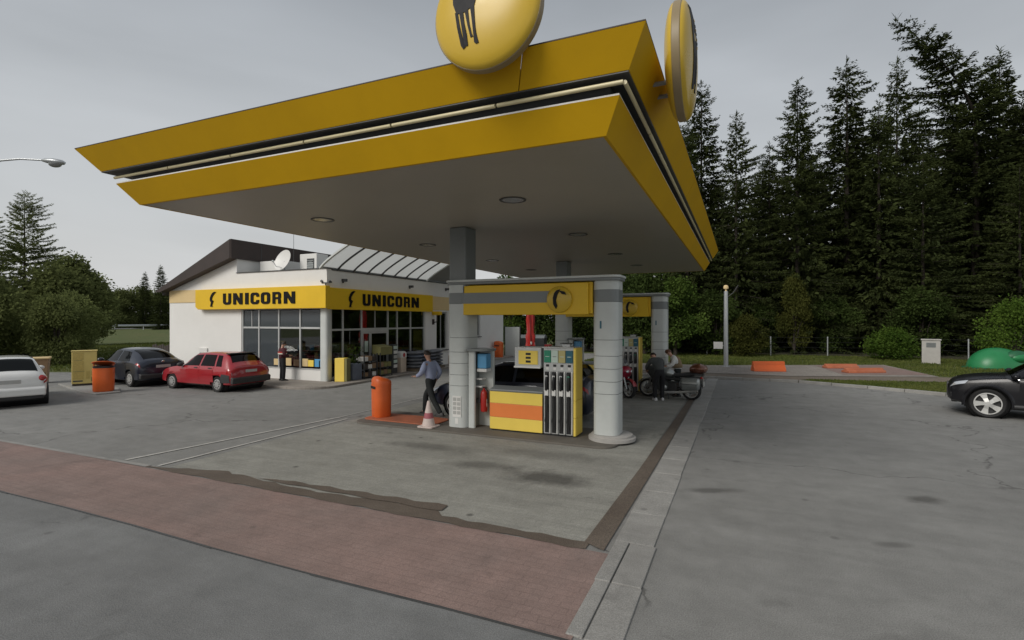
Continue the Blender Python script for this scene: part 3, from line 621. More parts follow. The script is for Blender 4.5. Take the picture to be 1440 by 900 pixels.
# yellow sign band, wrapped round the corner
sg = MB(B0).prism([(-23.14, 3.2), (-22.95, 3.08), (-15.22, 3.08), (-15.22, 4.0), (-23.14, 4.0)], 'y', 15.74, 15.996).build('sign_band', 'sign_yellow', shop, .015)
sg2 = bp('sign_band', 'sign_yellow', -15.396, -15.222, 15.998, 23.62, 3.04, 3.93, None, .015)
def glyph(ch):
    s = .26
    if ch == 'I': return [[(.22, 0), (.22+s+.04, 0), (.22+s+.04, 1), (.22, 1)]], []
    if ch == 'U': return [[(0, 1), (0, .2), (.08, .06), (.22, 0), (.58, 0), (.72, .06), (.8, .2), (.8, 1), (.8-s, 1), (.8-s, .27), (.48, .2), (.32, .2), (s, .27), (s, 1)]], []
    if ch == 'N': return [[(0, 0), (s-.02, 0), (s-.02, .55), (.8-s, 0), (.8, 0), (.8, 1), (.8-s+.02, 1), (.8-s+.02, .45), (s, 1), (0, 1)]], []
    if ch == 'C': return [[(.8, .36), (.8, .2), (.72, .06), (.58, 0), (.22, 0), (.08, .06), (0, .2), (0, .8), (.08, .94), (.22, 1), (.58, 1), (.72, .94), (.8, .8), (.8, .64), (.8-s, .64), (.8-s, .74), (.48, .8), (.32, .8), (s, .74), (s, .26), (.32, .2), (.48, .2), (.8-s, .26), (.8-s, .36)]], []
    if ch == 'O': return [], [([(.22, 0), (.58, 0), (.72, .06), (.8, .2), (.8, .8), (.72, .94), (.58, 1), (.22, 1), (.08, .94), (0, .8), (0, .2), (.08, .06)], [(.32, .2), (.48, .2), (.53, .23), (.8-s, .28), (.8-s, .72), (.53, .77), (.48, .8), (.32, .8), (.27, .77), (s, .72), (s, .28), (.27, .23)])]
    if ch == 'R': return [[(0, 0), (s, 0), (s, .40), (0, .40)], [(.8-s, .0), (.8, 0), (.8, .30), (.74, .40), (.8-s, .40)]], [([(0, .402), (.74, .402), (.8, .52), (.8, .84), (.72, .94), (.6, 1), (0, 1), (0, .7)], [(s, .56), (.52, .56), (.55, .60), (.55, .75), (.52, .80), (.48, .81), (s, .81), (s, .7)])]
ULAY = [(0, .117), (.151, .134), (.324, .047), (.402, .118), (.547, .123), (.704, .112), (.855, .145)]
def letters(sign, axis, u0, v0, h, W, a, b):
    for i, ch in enumerate('UNICORN'):
        ps, rs = glyph(ch); m = MB(B0); us, uw = ULAY[i]
        g = (lambda x: u0+W*us+W*uw*(x-.22)/.30) if ch == 'I' else (lambda x: u0+W*us+W*uw*x/.8)
        for p in ps: m.prism([(g(x), v0+y*h) for x, y in p], axis, a, b)
        for o_, i_ in rs: m.ring2([(g(x), v0+y*h) for x, y in o_], [(g(x), v0+y*h) for x, y in i_], axis, a, b)
        m.build('letter', 'sign_black', sign)
    c = lambda x, y: (u0-.95+x*.9, v0-.08+y*h*1.35)
    MB(B0).prism([c(*p) for p in ((.42, 1), (.52, .97), (.36, .82), (.24, .62), (.22, .45), (.34, .38), (.30, .28), (.22, .05), (.30, .0), (.10, .0), (.12, .08), (.16, .28), (.08, .42), (.08, .58), (.16, .78), (.28, .94))], axis, a, b).build('animal_mark', 'sign_black', sign)
letters(sg, 'y', -21.22, 3.29, .50, 4.36, 15.71, 15.738)
letters(sg2, 'x', 17.95, 3.23, .52, 4.3, -15.22, -15.19)
# glazing: front
def pane(axis, c, u0, u1, z0, z1, name='window_pane', m='shop_glass', par=None):
    b = MB(B0)
    if axis == 'y': b.box(u0, u1, c-.006, c+.006, z0, z1)
    else: b.box(c-.006, c+.006, u0, u1, z0, z1)
    return b.build(name, m, par or shop)
def mullion(axis, c, u0, u1, z0, z1, m='frame_grey', d=.05, name='mullion'):
    b = MB(B0)
    if axis == 'y': b.box(u0, u1, c-d, c+d, z0, z1)
    else: b.box(c-d, c+d, u0, u1, z0, z1)
    return b.build(name, m, shop, .006)
xs = [-20.36, -19.34, -18.14, -16.91, -15.80]; yc = 16.08
for i in range(4):
    pane('y', yc, xs[i]+.035, xs[i+1]-.035, .60, 2.22, m='film_glass' if i < 2 else 'shop_glass'); pane('y', yc, xs[i]+.035, xs[i+1]-.035, 2.31, 3.02, m='film_glass')
    mullion('y', yc, xs[i]+.03, xs[i+1]-.03, 2.225, 2.305, d=.035, name='transom')
for x in xs[1:4]: mullion('y', yc, x-.035, x+.035, .58, 3.05)
mullion('y', yc, -20.395, -20.325, .58, 3.05); mullion('y', yc, -19.82, -19.78, 2.31, 3.02, d=.03); mullion('y', yc, -20.39, -15.7, .525, .578, name='window_sill', d=.07)
MB(B0).prism(rrect(-15.80, -15.40, 15.98, 16.3, .12, 6, (1, 1, 1, 1)), 'z', .09, 3.055).build('corner_post', 'light_grey', shop, 0, True)
# glazing: side with the entrance
ys = [16.30, 17.0, 18.18, 20.05, 20.78, 21.9, 23.12]; xc = -15.5
for i in range(6):
    a, b = ys[i]+.035, ys[i+1]-.035
    if i == 2:
        m_ = (a+b)/2; pane('x', xc, a, m_-.02, 2.24, 3.02); pane('x', xc, m_+.02, b, 2.24, 3.02); mullion('x', xc, m_-.02, m_+.02, 2.24, 3.04, d=.03)
        mullion('x', xc, a, b, 2.05, 2.235, d=.06, name='door_head')
        for j, (d0, d1) in enumerate(((a, a+.55), (a+.55, b))):
            pn = pane('x', xc+.02, d0+.07, d1-.07, .24, 2.0, 'door')
            MB(B0).ring2([(d0+.01, .1), (d1-.01, .1), (d1-.01, 2.045), (d0+.01, 2.045)], [(d0+.07, .24), (d1-.07, .24), (d1-.07, 1.98), (d0+.07, 1.98)], 'x', xc-.03, xc+.05).build('door_frame', 'frame_grey', pn, .006)
            MB(B0).cyl((xc+.10, d1-.12 if j == 0 else d0+.12, .95), (xc+.10, d1-.12 if j == 0 else d0+.12, 1.35), .015).build('door_handle', 'steel', pn)
        MB(B0).box(xc+.03, xc+.034, a+.16, a+.40, 1.15, 1.65).build('door_notice', 'pale_panel', shop)
    else:
        pane('x', xc, a, b, .22, 2.14); pane('x', xc, a, b, 2.23, 3.02); mullion('x', xc, a-.005, b+.005, 2.145, 2.225, d=.035, name='transom'); mullion('x', xc, a-.005, b+.005, .10, .215, d=.05, name='window_sill')
for y in ys: mullion('x', xc, y-.034, y+.034, .10, 3.05)
# side windows further along
for (a, b, z0, z1) in ((24.25, 25.42, .93, 3.05), (28.78, 29.5, 1.55, 3.05)):
    f = MB(B0).ring2([(a+.005, z0+.005), (b-.005, z0+.005), (b-.005, z1-.005), (a+.005, z1-.005)], [(a+.08, z0+.08), (b-.08, z0+.08), (b-.08, z1-.08), (a+.08, z1-.08)], 'x', -15.56, -15.48).build('window', 'frame_grey', shop)
    MB(B0).box(-15.525, -15.515, a+.08, b-.08, z0+.08, z1-.08).build('pane', 'shop_glass', f); MB(B0).box(-15.54, -15.49, (a+b)/2-.025, (a+b)/2+.025, z0+.081, z1-.081).build('glazing_bar', 'frame_grey', f)
    MB(B0).box(-15.398, -15.30, a-.03, b+.03, z0-.05, z0-.005).build('sill', 'dark_grey', f)
for i, (x, m) in enumerate(((-18.45, 'cream'), (-17.75, 'cream'), (-17.3, 'cardboard'), (-16.8, 'cream'), (-16.5, 'pump_yellow'), (-16.12, 'blue_panel'), (-15.88, 'white_plastic'))):
    MB(B0).box(x, x+.32 if i != 6 else x+.06, 16.055, 16.066, .66, .98 if i % 2 else .93).build('window_poster', m, shop)
# interior: seen dark through the glass
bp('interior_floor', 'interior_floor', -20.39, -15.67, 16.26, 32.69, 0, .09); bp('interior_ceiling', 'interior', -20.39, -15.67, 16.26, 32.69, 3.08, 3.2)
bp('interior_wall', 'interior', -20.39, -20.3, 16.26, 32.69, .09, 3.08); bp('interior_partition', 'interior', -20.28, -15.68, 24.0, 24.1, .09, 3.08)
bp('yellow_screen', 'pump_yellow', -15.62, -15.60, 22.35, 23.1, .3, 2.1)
# upswept glazed canopy above the entrance
def arc(t):      # t 0..1 from wall to outer edge
    return (-15.38+1.45*t, 4.70+.86*(t**.8)*1.0)
ups = thing('entrance_glass_canopy', 'upswept translucent glazed canopy with dark ribs above the shop entrance', 'glass canopy', (-15, 19.5, 4.7))
U0 = (-15, 19.5, 4.7); n = 8; ya, yb = 15.62, 23.25
for i in range(n):
    y0 = ya+(yb-ya)*i/n; y1 = ya+(yb-ya)*(i+1)/n
    rings = [[(arc(t)[0], y, arc(t)[1]+dz) for y, dz in ((y0+.04, 0), (y1-.04, 0), (y1-.04, .016), (y0+.04, .016))] for t in np.linspace(.03, .97, 7)]
    MB(U0).loft(rings).build('canopy_pane', 'polycarbonate', ups, 0, False)
for i in range(n+1):
    y = ya+(yb-ya)*i/n; wv = .035 if 0 < i < n else .05; m = 'dark_grey' if 0 < i < n else 'light_grey'
    rings = [[(arc(t)[0], y-wv, arc(t)[1]-.05), (arc(t)[0], y+wv, arc(t)[1]-.05), (arc(t)[0], y+wv, arc(t)[1]+.03), (arc(t)[0], y-wv, arc(t)[1]+.03)] for t in np.linspace(0, 1, 8)]
    MB(U0).loft(rings).build('rib', m, ups)
MB(U0).box(-15.46, -15.38, ya-.04, 26.2, 4.70, 4.80).build('lower_rail', 'mid_grey', ups); MB(U0).box(-13.96, -13.90, ya-.04, yb+.04, 5.52, 5.60).build('upper_rail', 'mid_grey', ups)
rings = [[(arc(t)[0], y, arc(t)[1]+dz) for y, dz in ((yb+.06, 0), (26.2, 0), (26.2, .05), (yb+.06, .05))] for t in np.linspace(.03, 1, 7)]
MB(U0).loft(rings).build('solid_panel', 'mid_grey', ups)
# roof equipment
r = thing('satellite_dish', 'round white satellite dish on the shop roof', 'satellite dish', (-18.75, 16.9, 4.45))
d = MB().lathe([(.001, .0), (.2, .015), (.36, .05), (.5, .11), (.505, .125), (.36, .066), (.2, .03), (.001, .016)], 40, (0, 0, 0), 'z', False)
Mx = Matrix.Translation((0, 0, .80)) @ Matrix.Rotation(R(-18), 4, 'Z') @ Matrix.Rotation(R(72), 4, 'X')
d.rot(Matrix.Translation((0, 0, .80)) @ Matrix.Rotation(R(-6), 4, 'Z') @ Matrix.Rotation(R(70), 4, 'X')).build('reflector', 'white_plastic', r, 0, True)
MB().tube([(0, 0, 0), (0, .0, .55), (0, .0, .8)], .035, 10).build('mast', 'galv', r); MB().tube([(.0, -.02, .5), (-.04, -.42, .52), (-.05, -.58, .72)], .014, 6).build('feed_arm', 'galv', r); MB().ell((-.05, -.60, .74), (.05, .05, .05), 10, 6).build('feed', 'light_grey', r, 0, True)
MB().box(-.2, .2, -.2, .2, 0, .03).build('foot', 'concrete', r)
r = thing('air_conditioner', 'white air conditioning unit with fan grille on the shop roof', 'air conditioner', (-17.7, 17.6, 4.45))
MB().box(-.5, .5, -.35, .35, .06, 1.12).build('case', 'white_plastic', r, .02)
MB().box(-.06, .36, -.365, -.352, .25, .90).build('grille', 'dark_grey', r); MB().lathe([(.19, -.38), (.19, -.366)], 24, (.15, 0, .58), 'y').build('fan_guard', 'mid_grey', r)
for k in range(6): MB().box(-.04, .34, -.385, -.381, .3+.1*k, .315+.1*k).build('grille_bar', 'light_grey', r)
MB().tube([(-.3, -.34, .3), (-.45, -.42, .3), (-.62, -.42, .3), (-.66, -.42, .1)], .04, 8).build('pipe', 'galv', r, 0, True)
for q in (-.4, .4): MB().box(q-.05, q+.05, -.34, .34, 0, .06).build('foot', 'dark_grey', r)
tag(MB((-19.6, 17.5, 4.45)).cyl((-19.6, 18.2, 4.45), (-19.6, 18.2, 7.0), .015, .008, 6).build('roof_aerial', 'dark_grey'), 'thin aerial rod standing behind the satellite dish', 'aerial')
bpy.data.objects['roof_aerial'].location = (-19.6, 17.5, 4.45)
for (y, z, k) in ((16.9, 4.28, 0), (21.7, 4.30, 1), (25.2, 4.36, 2)):
    lb = ('dark floodlight on the white parapet nearest the shop corner', 'dark camera on the white parapet above the right hand sign letters', 'dark camera on the parapet beside the grey gate column')[k]
    c_ = thing('wall_camera', lb, 'wall camera', (-15.4, y, z), 0, 'cameras along the shop parapet')
    MB().box(.0, .22, -.07, .07, -.06, .06).build('housing', 'dark_grey', c_, .015); MB().box(0, .05, -.03, .03, -.11, -.061).build('bracket', 'dark_grey', c_)
c_ = thing('sign_spotlight', 'small double spotlight on top of the yellow sign corner', 'spotlight', (-15.45, 16.0, 4.0))
MB().box(-.03, .03, -.03, .03, .0, .10).build('stem', 'dark_grey', c_); MB().box(-.22, .22, -.02, .02, .10, .14).build('bar', 'dark_grey', c_)
for q in (-.2, .2): MB().cyl((q, -.06, .2), (q, .10, .14), .055, .03, 10).build('lamp_head', 'dark_grey', c_)
c_ = thing('wall_lantern', 'yellow wall lantern on the white pier beside the entrance', 'lantern', (-15.4, 23.9, 2.45))
MB().box(0, .5, -.14, .14, .42, .62).build('hood', 'sign_yellow', c_, .03); MB().tube([(.03, 0, .02), (.25, 0, .05), (.27, 0, .42)], .03, 8).build('bracket', 'brown_roof', c_); MB().box(0, .03, -.1, .1, -.1, .2).build('wall_plate', 'brown_roof', c_)
c_ = thing('meter_box', 'small white meter box on the left white wall', 'meter box', (-22.9, 16, .55))
MB().box(-.28, .28, -.06, -.002, 0, .75).build('case', 'white_plastic', c_, .01); MB().box(-.2, .2, -.072, -.062, .1, .55).build('door', 'plate', c_)
# ------------------------------------------------------------------ vehicles
def pchip(xs, ys, xq):
    xs = np.array(xs, float); ys = np.array(ys, float); h = np.diff(xs); d = np.diff(ys)/h; m = np.zeros(len(xs))
    for i in range(1, len(xs)-1):
        if d[i-1]*d[i] > 0: w1 = 2*h[i]+h[i-1]; w2 = h[i]+2*h[i-1]; m[i] = (w1+w2)/(w1/d[i-1]+w2/d[i])
    m[0] = d[0]; m[-1] = d[-1]
    i = np.clip(np.searchsorted(xs, xq)-1, 0, len(xs)-2); t = (xq-xs[i])/h[i]
    return ((1+2*t)*(1-t)**2*ys[i]+t*(1-t)**2*h[i]*m[i]+t*t*(3-2*t)*ys[i+1]+t*t*(t-1)*h[i]*m[i+1])
class Body:
    """Loft through stations (x, zb, wb, zs, ws, zr, wr): sill, shoulder, roof edge; x grows to the nose."""
    def __init__(s, st):
        st = sorted(st); s.st = st; s.x = [q[0] for q in st]; s.c = [[q[k] for q in st] for k in range(1, 7)]
    def sec(s, x):
        x = min(max(x, s.x[0]), s.x[-1]); zb, wb, zs, ws, zr, wr = [float(pchip(s.x, c, x)) for c in s.c]
        return [(0, zb), (wb*.9, zb), (wb, zb+.05), (ws*1.0, zb+.5*(zs-zb)), (ws*.995, zs-.07), (ws*.955, zs), ((ws*.955+wr)/2+.012, (zs+zr-.06)/2), (wr, zr-.055), (wr-.10 if wr > .3 else wr*.7, zr-.012), (wr*.45, zr+.008), (0, zr+.014)]
    def S(s, x, v, side=1, off=0):
        q = s.sec(x); i = min(int(v), len(q)-2); t = v-i; a, b = q[i], q[i+1]
        y = a[0]+(b[0]-a[0])*t; z = a[1]+(b[1]-a[1])*t
        ty, tz = b[0]-a[0], b[1]-a[1]; l = math.hypot(ty, tz) or 1; ny, nz = tz/l, -ty/l
        e = .01; q2 = s.sec(x+e); a2, b2 = q2[i], q2[i+1]; dy = (a2[0]+(b2[0]-a2[0])*t-y)/e; dz = (a2[1]+(b2[1]-a2[1])*t-z)/e
        nx = -(ny*dy+nz*dz); l = math.sqrt(nx*nx+1)
        return (x+off*nx/l, side*(y+off*ny/l), z+off*nz/l)
    def mesh(s, n=46):
        xs = np.unique(np.concatenate([np.linspace(s.x[0], s.x[-1], n), s.x])); rings = []
        for x in xs:
            q = s.sec(x); rings.append([(x, y, z) for y, z in q]+[(x, -y, z) for y, z in q[-2:0:-1]])
        return MB().loft(rings)
    def patch(s, xb0, xb1, xt0, xt1, v0, v1, side=1, off=.006, nx=8, nv=5, both=False):
        g = MB(); vs = []
        for j in range(nv+1):
            v = v0+(v1-v0)*j/nv; tt = j/nv
            for i in range(nx+1):
                a = xb0+(xt0-xb0)*tt; b = xb1+(xt1-xb1)*tt; vs.append(s.S(a+(b-a)*i/nx, v, side, off))
        g.raw(vs, [(j*(nx+1)+i, j*(nx+1)+i+1, (j+1)*(nx+1)+i+1, (j+1)*(nx+1)+i) for j in range(nv) for i in range(nx)]); return g
    def screen(s, xa, xb, hw=.93, off=.007, n=8, m=10, skew=0):     # windscreen or rear window: over the crown, xa base, xb top
        vs = []
        for j in range(n+1):
            x = xa+(xb-xa)*j/n
            for i in range(m+1):
                u = -1+2*i/m; v = 10-(10-7.25)*abs(u)*hw; vs.append(s.S(x, v, 1 if u >= 0 else -1, off))
        return MB().raw(vs, [(j*(m+1)+i, j*(m+1)+i+1, (j+1)*(m+1)+i+1, (j+1)*(m+1)+i) for j in range(n) for i in range(m)])
def cut_arches(mb, wheels, r, hw):
    me = bpy.data.meshes.new('t'); me.from_pydata(mb.v, [], mb.f); bm = bmesh.new(); bm.from_mesh(me); bmesh.ops.recalc_face_normals(bm, faces=bm.faces); bm.to_mesh(me); bm.free()
    ob = bpy.data.objects.new('t', me); COL.objects.link(ob); cs = []
    for x, z in wheels:
        c = MB().cyl((x, -2, z), (x, 2, z), r, n=28)
        cm = bpy.data.meshes.new('c'); cm.from_pydata(c.v, [], c.f); bm = bmesh.new(); bm.from_mesh(cm); bmesh.ops.recalc_face_normals(bm, faces=bm.faces); bm.to_mesh(cm); bm.free()
        co = bpy.data.objects.new('c', cm); COL.objects.link(co); cs.append(co)
        md = ob.modifiers.new('b', 'BOOLEAN'); md.operation = 'DIFFERENCE'; md.object = co; md.solver = 'EXACT'
    dg = bpy.context.evaluated_depsgraph_get(); new = bpy.data.meshes.new_from_object(ob.evaluated_get(dg))
    for o in cs+[ob]: bpy.data.objects.remove(o)
    return new
WHEEL = {}
def wheel(parent, x, y, r, w, style, hub='hubcap'):
    s = 1 if y > 0 else -1; o = bpy.data.objects.new('wheel', None); COL.objects.link(o); o.parent = parent; o.location = (x, y, r); o.rotation_euler = (0, random.uniform(0, 6), 0 if s > 0 else math.pi)
    k = (r, w, style, hub)
    if k not in WHEEL:
        h = w/2; ri = r*(.74 if style == 'alloy' else .66)
        ty = MB().lathe([(ri, -h*.8), (r*.9, -h), (r*.985, -h*.75), (r, -h*.4), (r, h*.4), (r*.985, h*.75), (r*.9, h), (ri, h*.8), (ri, -h*.8)], 36, (0, 0, 0), 'y', False)
        rim = MB()
        if style == 'alloy':
            rim.lathe([(ri, h*.78), (ri*.97, h*.9), (ri*.90, h*.72), (ri*.88, h*.1), (.01, h*.05), (.01, 0), (ri*.99, -h*.6)], 36, (0, 0, 0), 'y', False)
            sp = MB()
            for i in range(5):
                t = 2*math.pi*i/5; c, s_ = math.cos(t), math.sin(t)
                pl = [(.05, -.045), (ri*.5, -.06), (ri*.92, -.10), (ri*.92, .055), (ri*.5, .04), (.05, .045)]
                f = lambda a, b, yy: (a*c-b*s_, yy, a*s_+b*c)
                sp.loft([[f(a, b, h*.5) for a, b in pl], [f(a, b, h*.80+.02*(a/ri < .5)) for a, b in pl]])
            sp.ring2([(ri*math.cos(t), ri*math.sin(t)) for t in np.linspace(0, 2*math.pi, 41)[:-1]], [(ri*.915*math.cos(t), ri*.915*math.sin(t)) for t in np.linspace(0, 2*math.pi, 41)[:-1]], 'y', h*.7, h*.93); sp.lathe([(.075, h*.4), (.075, h*.86), (.05, h*.92), (.001, h*.93)], 16, (0, 0, 0), 'y', False)
        else:
            rim.lathe([(ri, h*.75), (ri*.98, h*.86), (ri*.85, h*.90), (ri*.5, h*.98), (.05, h*1.0), (.001, h*1.0)], 36, (0, 0, 0), 'y', False); sp = MB()
            for i in range(9):
                t = 2*math.pi*i/9; sp.cyl((ri*.66*math.cos(t), h*.88, ri*.66*math.sin(t)), (ri*.66*math.cos(t), h*1.0, ri*.66*math.sin(t)), .028, n=8)
        WHEEL[k] = [ty, rim, sp]
    ty, rim, sp = WHEEL[k]
    if isinstance(ty, MB):
        a = ty.build('tyre', 'rubber', o, 0, True); b = rim.build('rim', 'dark_rim' if style == 'alloy' else hub, o, 0, True); c = sp.build('spokes' if style == 'alloy' else 'rim_holes', hub if style == 'alloy' else 'dark_grey', o, 0, False)
        c['kind'] = 'stuff'; WHEEL[k] = [a, b, c]
    else:
        for q in WHEEL[k]: c = q.copy(); COL.objects.link(c); c.parent = o
    return o
mat('dark_rim', (.06, .06, .06), .4, .1, 5, metal=.5)
mat('seat_cloth', (.04, .04, .042), .9, .2, 8)
def car(name, label, cat, loc, rz, st, paint, wr, wheels, track, glass_=None, wind=None, rear=None, sides=(), doors=(), style='steel', hub='hubcap', ww=.2, extra=None, arch=.07):
    c = thing(name, label, cat, loc, rz); B = Body(st)
    me = cut_arches(B.mesh(), [(x, wr) for x in wheels], wr+arch, 1)
    body = link('body', me, paint, c, 0, True)
    for x in wheels:
        MB().lathe([(wr+arch-.004, -track+.02-ww), (wr+arch-.004, track-.02+ww*.25)], 28, (x, 0, wr), 'y', False).build('wheel_well', 'black', c)
        MB().cyl((x, -(track-ww*.75), wr), (x, track-ww*.75, wr), wr+arch-.006, n=28).build('wheel_well', 'black', c)
        for s in (-1, 1): wheel(c, x, s*track, wr, ww, style, hub)
    MB().box(st_min(st)+.35, st_max(st)-.35, -.62, .62, wr*.6, wr*.6+.12).build('underbody', 'black', c)
    if wind: B.screen(*wind).build('windscreen', 'car_glass', c, 0, True)
    if rear: B.screen(*rear).build('rear_window', 'car_glass', c, 0, True)
    for s in (-1, 1):
        for w_ in sides: B.patch(*w_, 5.12, 6.88, s, .006).build('side_window', 'car_glass', c, 0, True)
        for d in doors:
            dd = B.patch(d[0], d[1], d[0], d[1], 2.3, 5.0, s, .007, 10, 9).build('door', paint, c, 0, True)
            h = B.S(d[0]+.16, 4.35, s, .02); MB().box(h[0]-.09, h[0]+.09, min(h[1], h[1]+.02*s), max(h[1], h[1]+.02*s), h[2]-.018, h[2]+.018).build('handle', paint if style == 'alloy' else 'bumper', dd, .008)
    if extra: extra(c, B)
    return c
def st_min(st): return min(q[0] for q in st)
def st_max(st): return max(q[0] for q in st)
def mirror(c, x, y, z, m):
    for s in (-1, 1): MB().ell((x, s*y, z), (.09, .12, .075), 10, 6).build('mirror', m, c, 0, True)
# --- red hatchback
st = [(-2.03, .42, .62, .66, .70, .80, .58), (-1.98, .30, .76, .78, .80, .93, .64), (-1.86, .26, .80, .86, .835, 1.02, .66), (-1.55, .24, .82, .90, .845, 1.34, .58), (-1.35, .23, .82, .90, .845, 1.385, .575), (-.6, .22, .82, .90, .845, 1.41, .575), (.05, .22, .82, .90, .845, 1.38, .57), (.35, .22, .82, .895, .845, 1.25, .585), (.80, .22, .82, .885, .84, .95, .66), (1.2, .23, .82, .84, .835, .88, .66), (1.65, .24, .80, .74, .80, .78, .62), (1.92, .28, .74, .62, .74, .67, .55), (2.02, .36, .60, .55, .62, .58, .46)]
def red_x(c, B):
    MB().prism([(-2.08, .32), (-2.10, .52), (-1.95, .58), (-1.95, .32)], 'y', -.80, .80).build('rear_bumper', 'bumper', c, .03)
    for s in (-1, 1):
        B.patch(-1.93, -1.45, -1.93, -1.55, 2.2, 3.35, s, .016).build('bumper_corner', 'bumper', c, 0, True)
        B.patch(-1.99, -1.80, -1.98, -1.82, 3.5, 4.6, s, .012).build('tail_light', 'tail_red', c, 0, True)
        B.patch(1.85, 1.99, 1.82, 1.95, 3.5, 4.8, s, .012).build('headlight', 'lens', c, 0, True)
        B.patch(-1.4, 1.5, -1.4, 1.5, 3.2, 3.36, s, .014, 20, 1).build('rub_strip', 'paint_red', c)
    MB().box(-2.035, -2.02, -.24, .24, .70, .80).build('number_plate', 'plate', c); MB().box(-1.62, -1.42, -.56, .56, 1.36, 1.395).build('roof_spoiler', 'bumper', c, .012)
    mirror(c, .62, .90, .95, 'bumper')
car('red_hatchback', 'red hatchback with black rear bumper parked in front of the shop', 'car', (-18.43, 13.28, 0), R(180), st, 'paint_red', .285, (-1.27, 1.25), .72, wind=(.74, .12, .9), rear=(-1.80, -1.50, .88), sides=((-.30, .62, -.30, .18), (-1.12, -.38, -1.02, -.38), (-1.50, -1.20, -1.33, -1.10)), doors=((-.34, .72), (-1.1, -.36)), extra=red_x)
# --- dark blue hatchback in front of it
st = [(-2.10, .45, .60, .72, .70, .90, .56), (-2.04, .32, .76, .86, .82, 1.02, .62), (-1.9, .26, .82, .95, .86, 1.08, .64), (-1.3, .23, .84, .97, .87, 1.34, .58), (-.6, .22, .84, .96, .87, 1.455, .57), (-.1, .22, .84, .95, .87, 1.465, .57), (.35, .22, .84, .94, .865, 1.40, .58), (.75, .22, .84, .92, .86, 1.18, .60), (1.15, .23, .83, .90, .85, .95, .66), (1.6, .24, .82, .80, .83, .84, .64), (2.0, .28, .76, .66, .76, .70, .56), (2.12, .38, .60, .56, .62, .60, .44)]
def blue_x(c, B):
    MB().prism([(-2.15, .34), (-2.17, .50), (-2.0, .56), (-2.0, .34)], 'y', -.82, .82).build('rear_bumper', 'bumper', c, .03)
    for s in (-1, 1):
        B.patch(-2.06, -1.82, -2.04, -1.88, 4.0, 4.9, s, .012).build('tail_light', 'tail_red', c, 0, True); B.patch(1.9, 2.06, 1.84, 2.0, 3.5, 4.8, s, .012).build('headlight', 'lens', c, 0, True)
    MB().box(-2.115, -2.10, -.26, .26, .74, .85).build('number_plate', 'plate', c); mirror(c, .82, .93, 1.0, 'paint_navy'); MB().ell((-2.08, .0, .98), (.03, .05, .04), 8, 5).build('badge', 'chrome', c)
car('blue_hatchback', 'dark blue hatchback parked by the left corner of the shop beside orange bin', 'car', (-22.85, 13.05, 0), R(174), st, 'paint_navy', .31, (-1.32, 1.30), .75, wind=(1.05, .45, .9), rear=(-1.86, -.95, .88), sides=((-.28, .88, -.28, .40), (-1.28, -.36, -1.0, -.36)), doors=((-.32, .85), (-1.1, -.34)), hub='hubcap', extra=blue_x)
# --- white hatchback, tail towards the camera
st = [(-2.03, .42, .66, .72, .72, .88, .62), (-1.98, .30, .80, .84, .83, .98, .68), (-1.86, .26, .83, .92, .86, 1.06, .70), (-1.5, .24, .84, .95, .865, 1.40, .60), (-1.25, .23, .84, .95, .865, 1.46, .59), (-.5, .22, .84, .94, .865, 1.48, .585), (.1, .22, .84, .93, .865, 1.44, .58), (.5, .22, .84, .92, .86, 1.24, .60), (.92, .22, .83, .90, .85, .97, .66), (1.3, .23, .82, .85, .84, .90, .66), (1.75, .25, .80, .74, .80, .78, .60), (2.0, .34, .68, .6, .68, .64, .5)]
def white_x(c, B):
    MB().prism([(-2.10, .34), (-2.11, .56), (-1.96, .64), (-1.94, .34)], 'y', -.83, .83).build('rear_bumper', 'paint_white', c, .04)
    MB().prism([(-2.04, .24), (-2.06, .335), (-1.95, .338), (-1.94, .24)], 'y', -.78, .78).build('bumper_valance', 'bumper', c, .02)
    for s in (-1, 1): B.patch(-2.01, -1.83, -1.99, -1.86, 3.8, 4.95, s, .014).build('tail_light', 'tail_red', c, 0, True); B.patch(-2.008, -1.95, -2.0, -1.96, 4.3, 4.6, s, .022, 3, 2).build('reverse_light', 'white_plastic', c)
    for s in (-1, 1): MB().ell((-1.93, s*.73, .83), (.10, .13, .11), 14, 8).build('tail_light', 'tail_red', c, 0, True)
    MB().box(-2.045, -2.03, -.28, .22, .72, .83).build('number_plate', 'plate', c); MB().tube([(-2.0, .5, .27), (-2.12, .5, .26)], .03, 10).build('exhaust', 'steel', c); mirror(c, .75, .86, .98, 'paint_white')
H = R(90+70)
rx, ry = -20.25, 7.92
car('white_hatchback', 'white hatchback at the left edge, its tail towards the camera', 'car', (rx+1.28*math.cos(H), ry+1.28*math.sin(H), 0), H, st, 'paint_white', .30, (-1.28, 1.28), .74, wind=(.86, .2, .9), rear=(-1.84, -1.46, .92), sides=((-.30, .70, -.30, .25), (-1.2, -.38, -1.05, -.38)), doors=((-.34, .75), (-1.1, -.36)), extra=white_x)
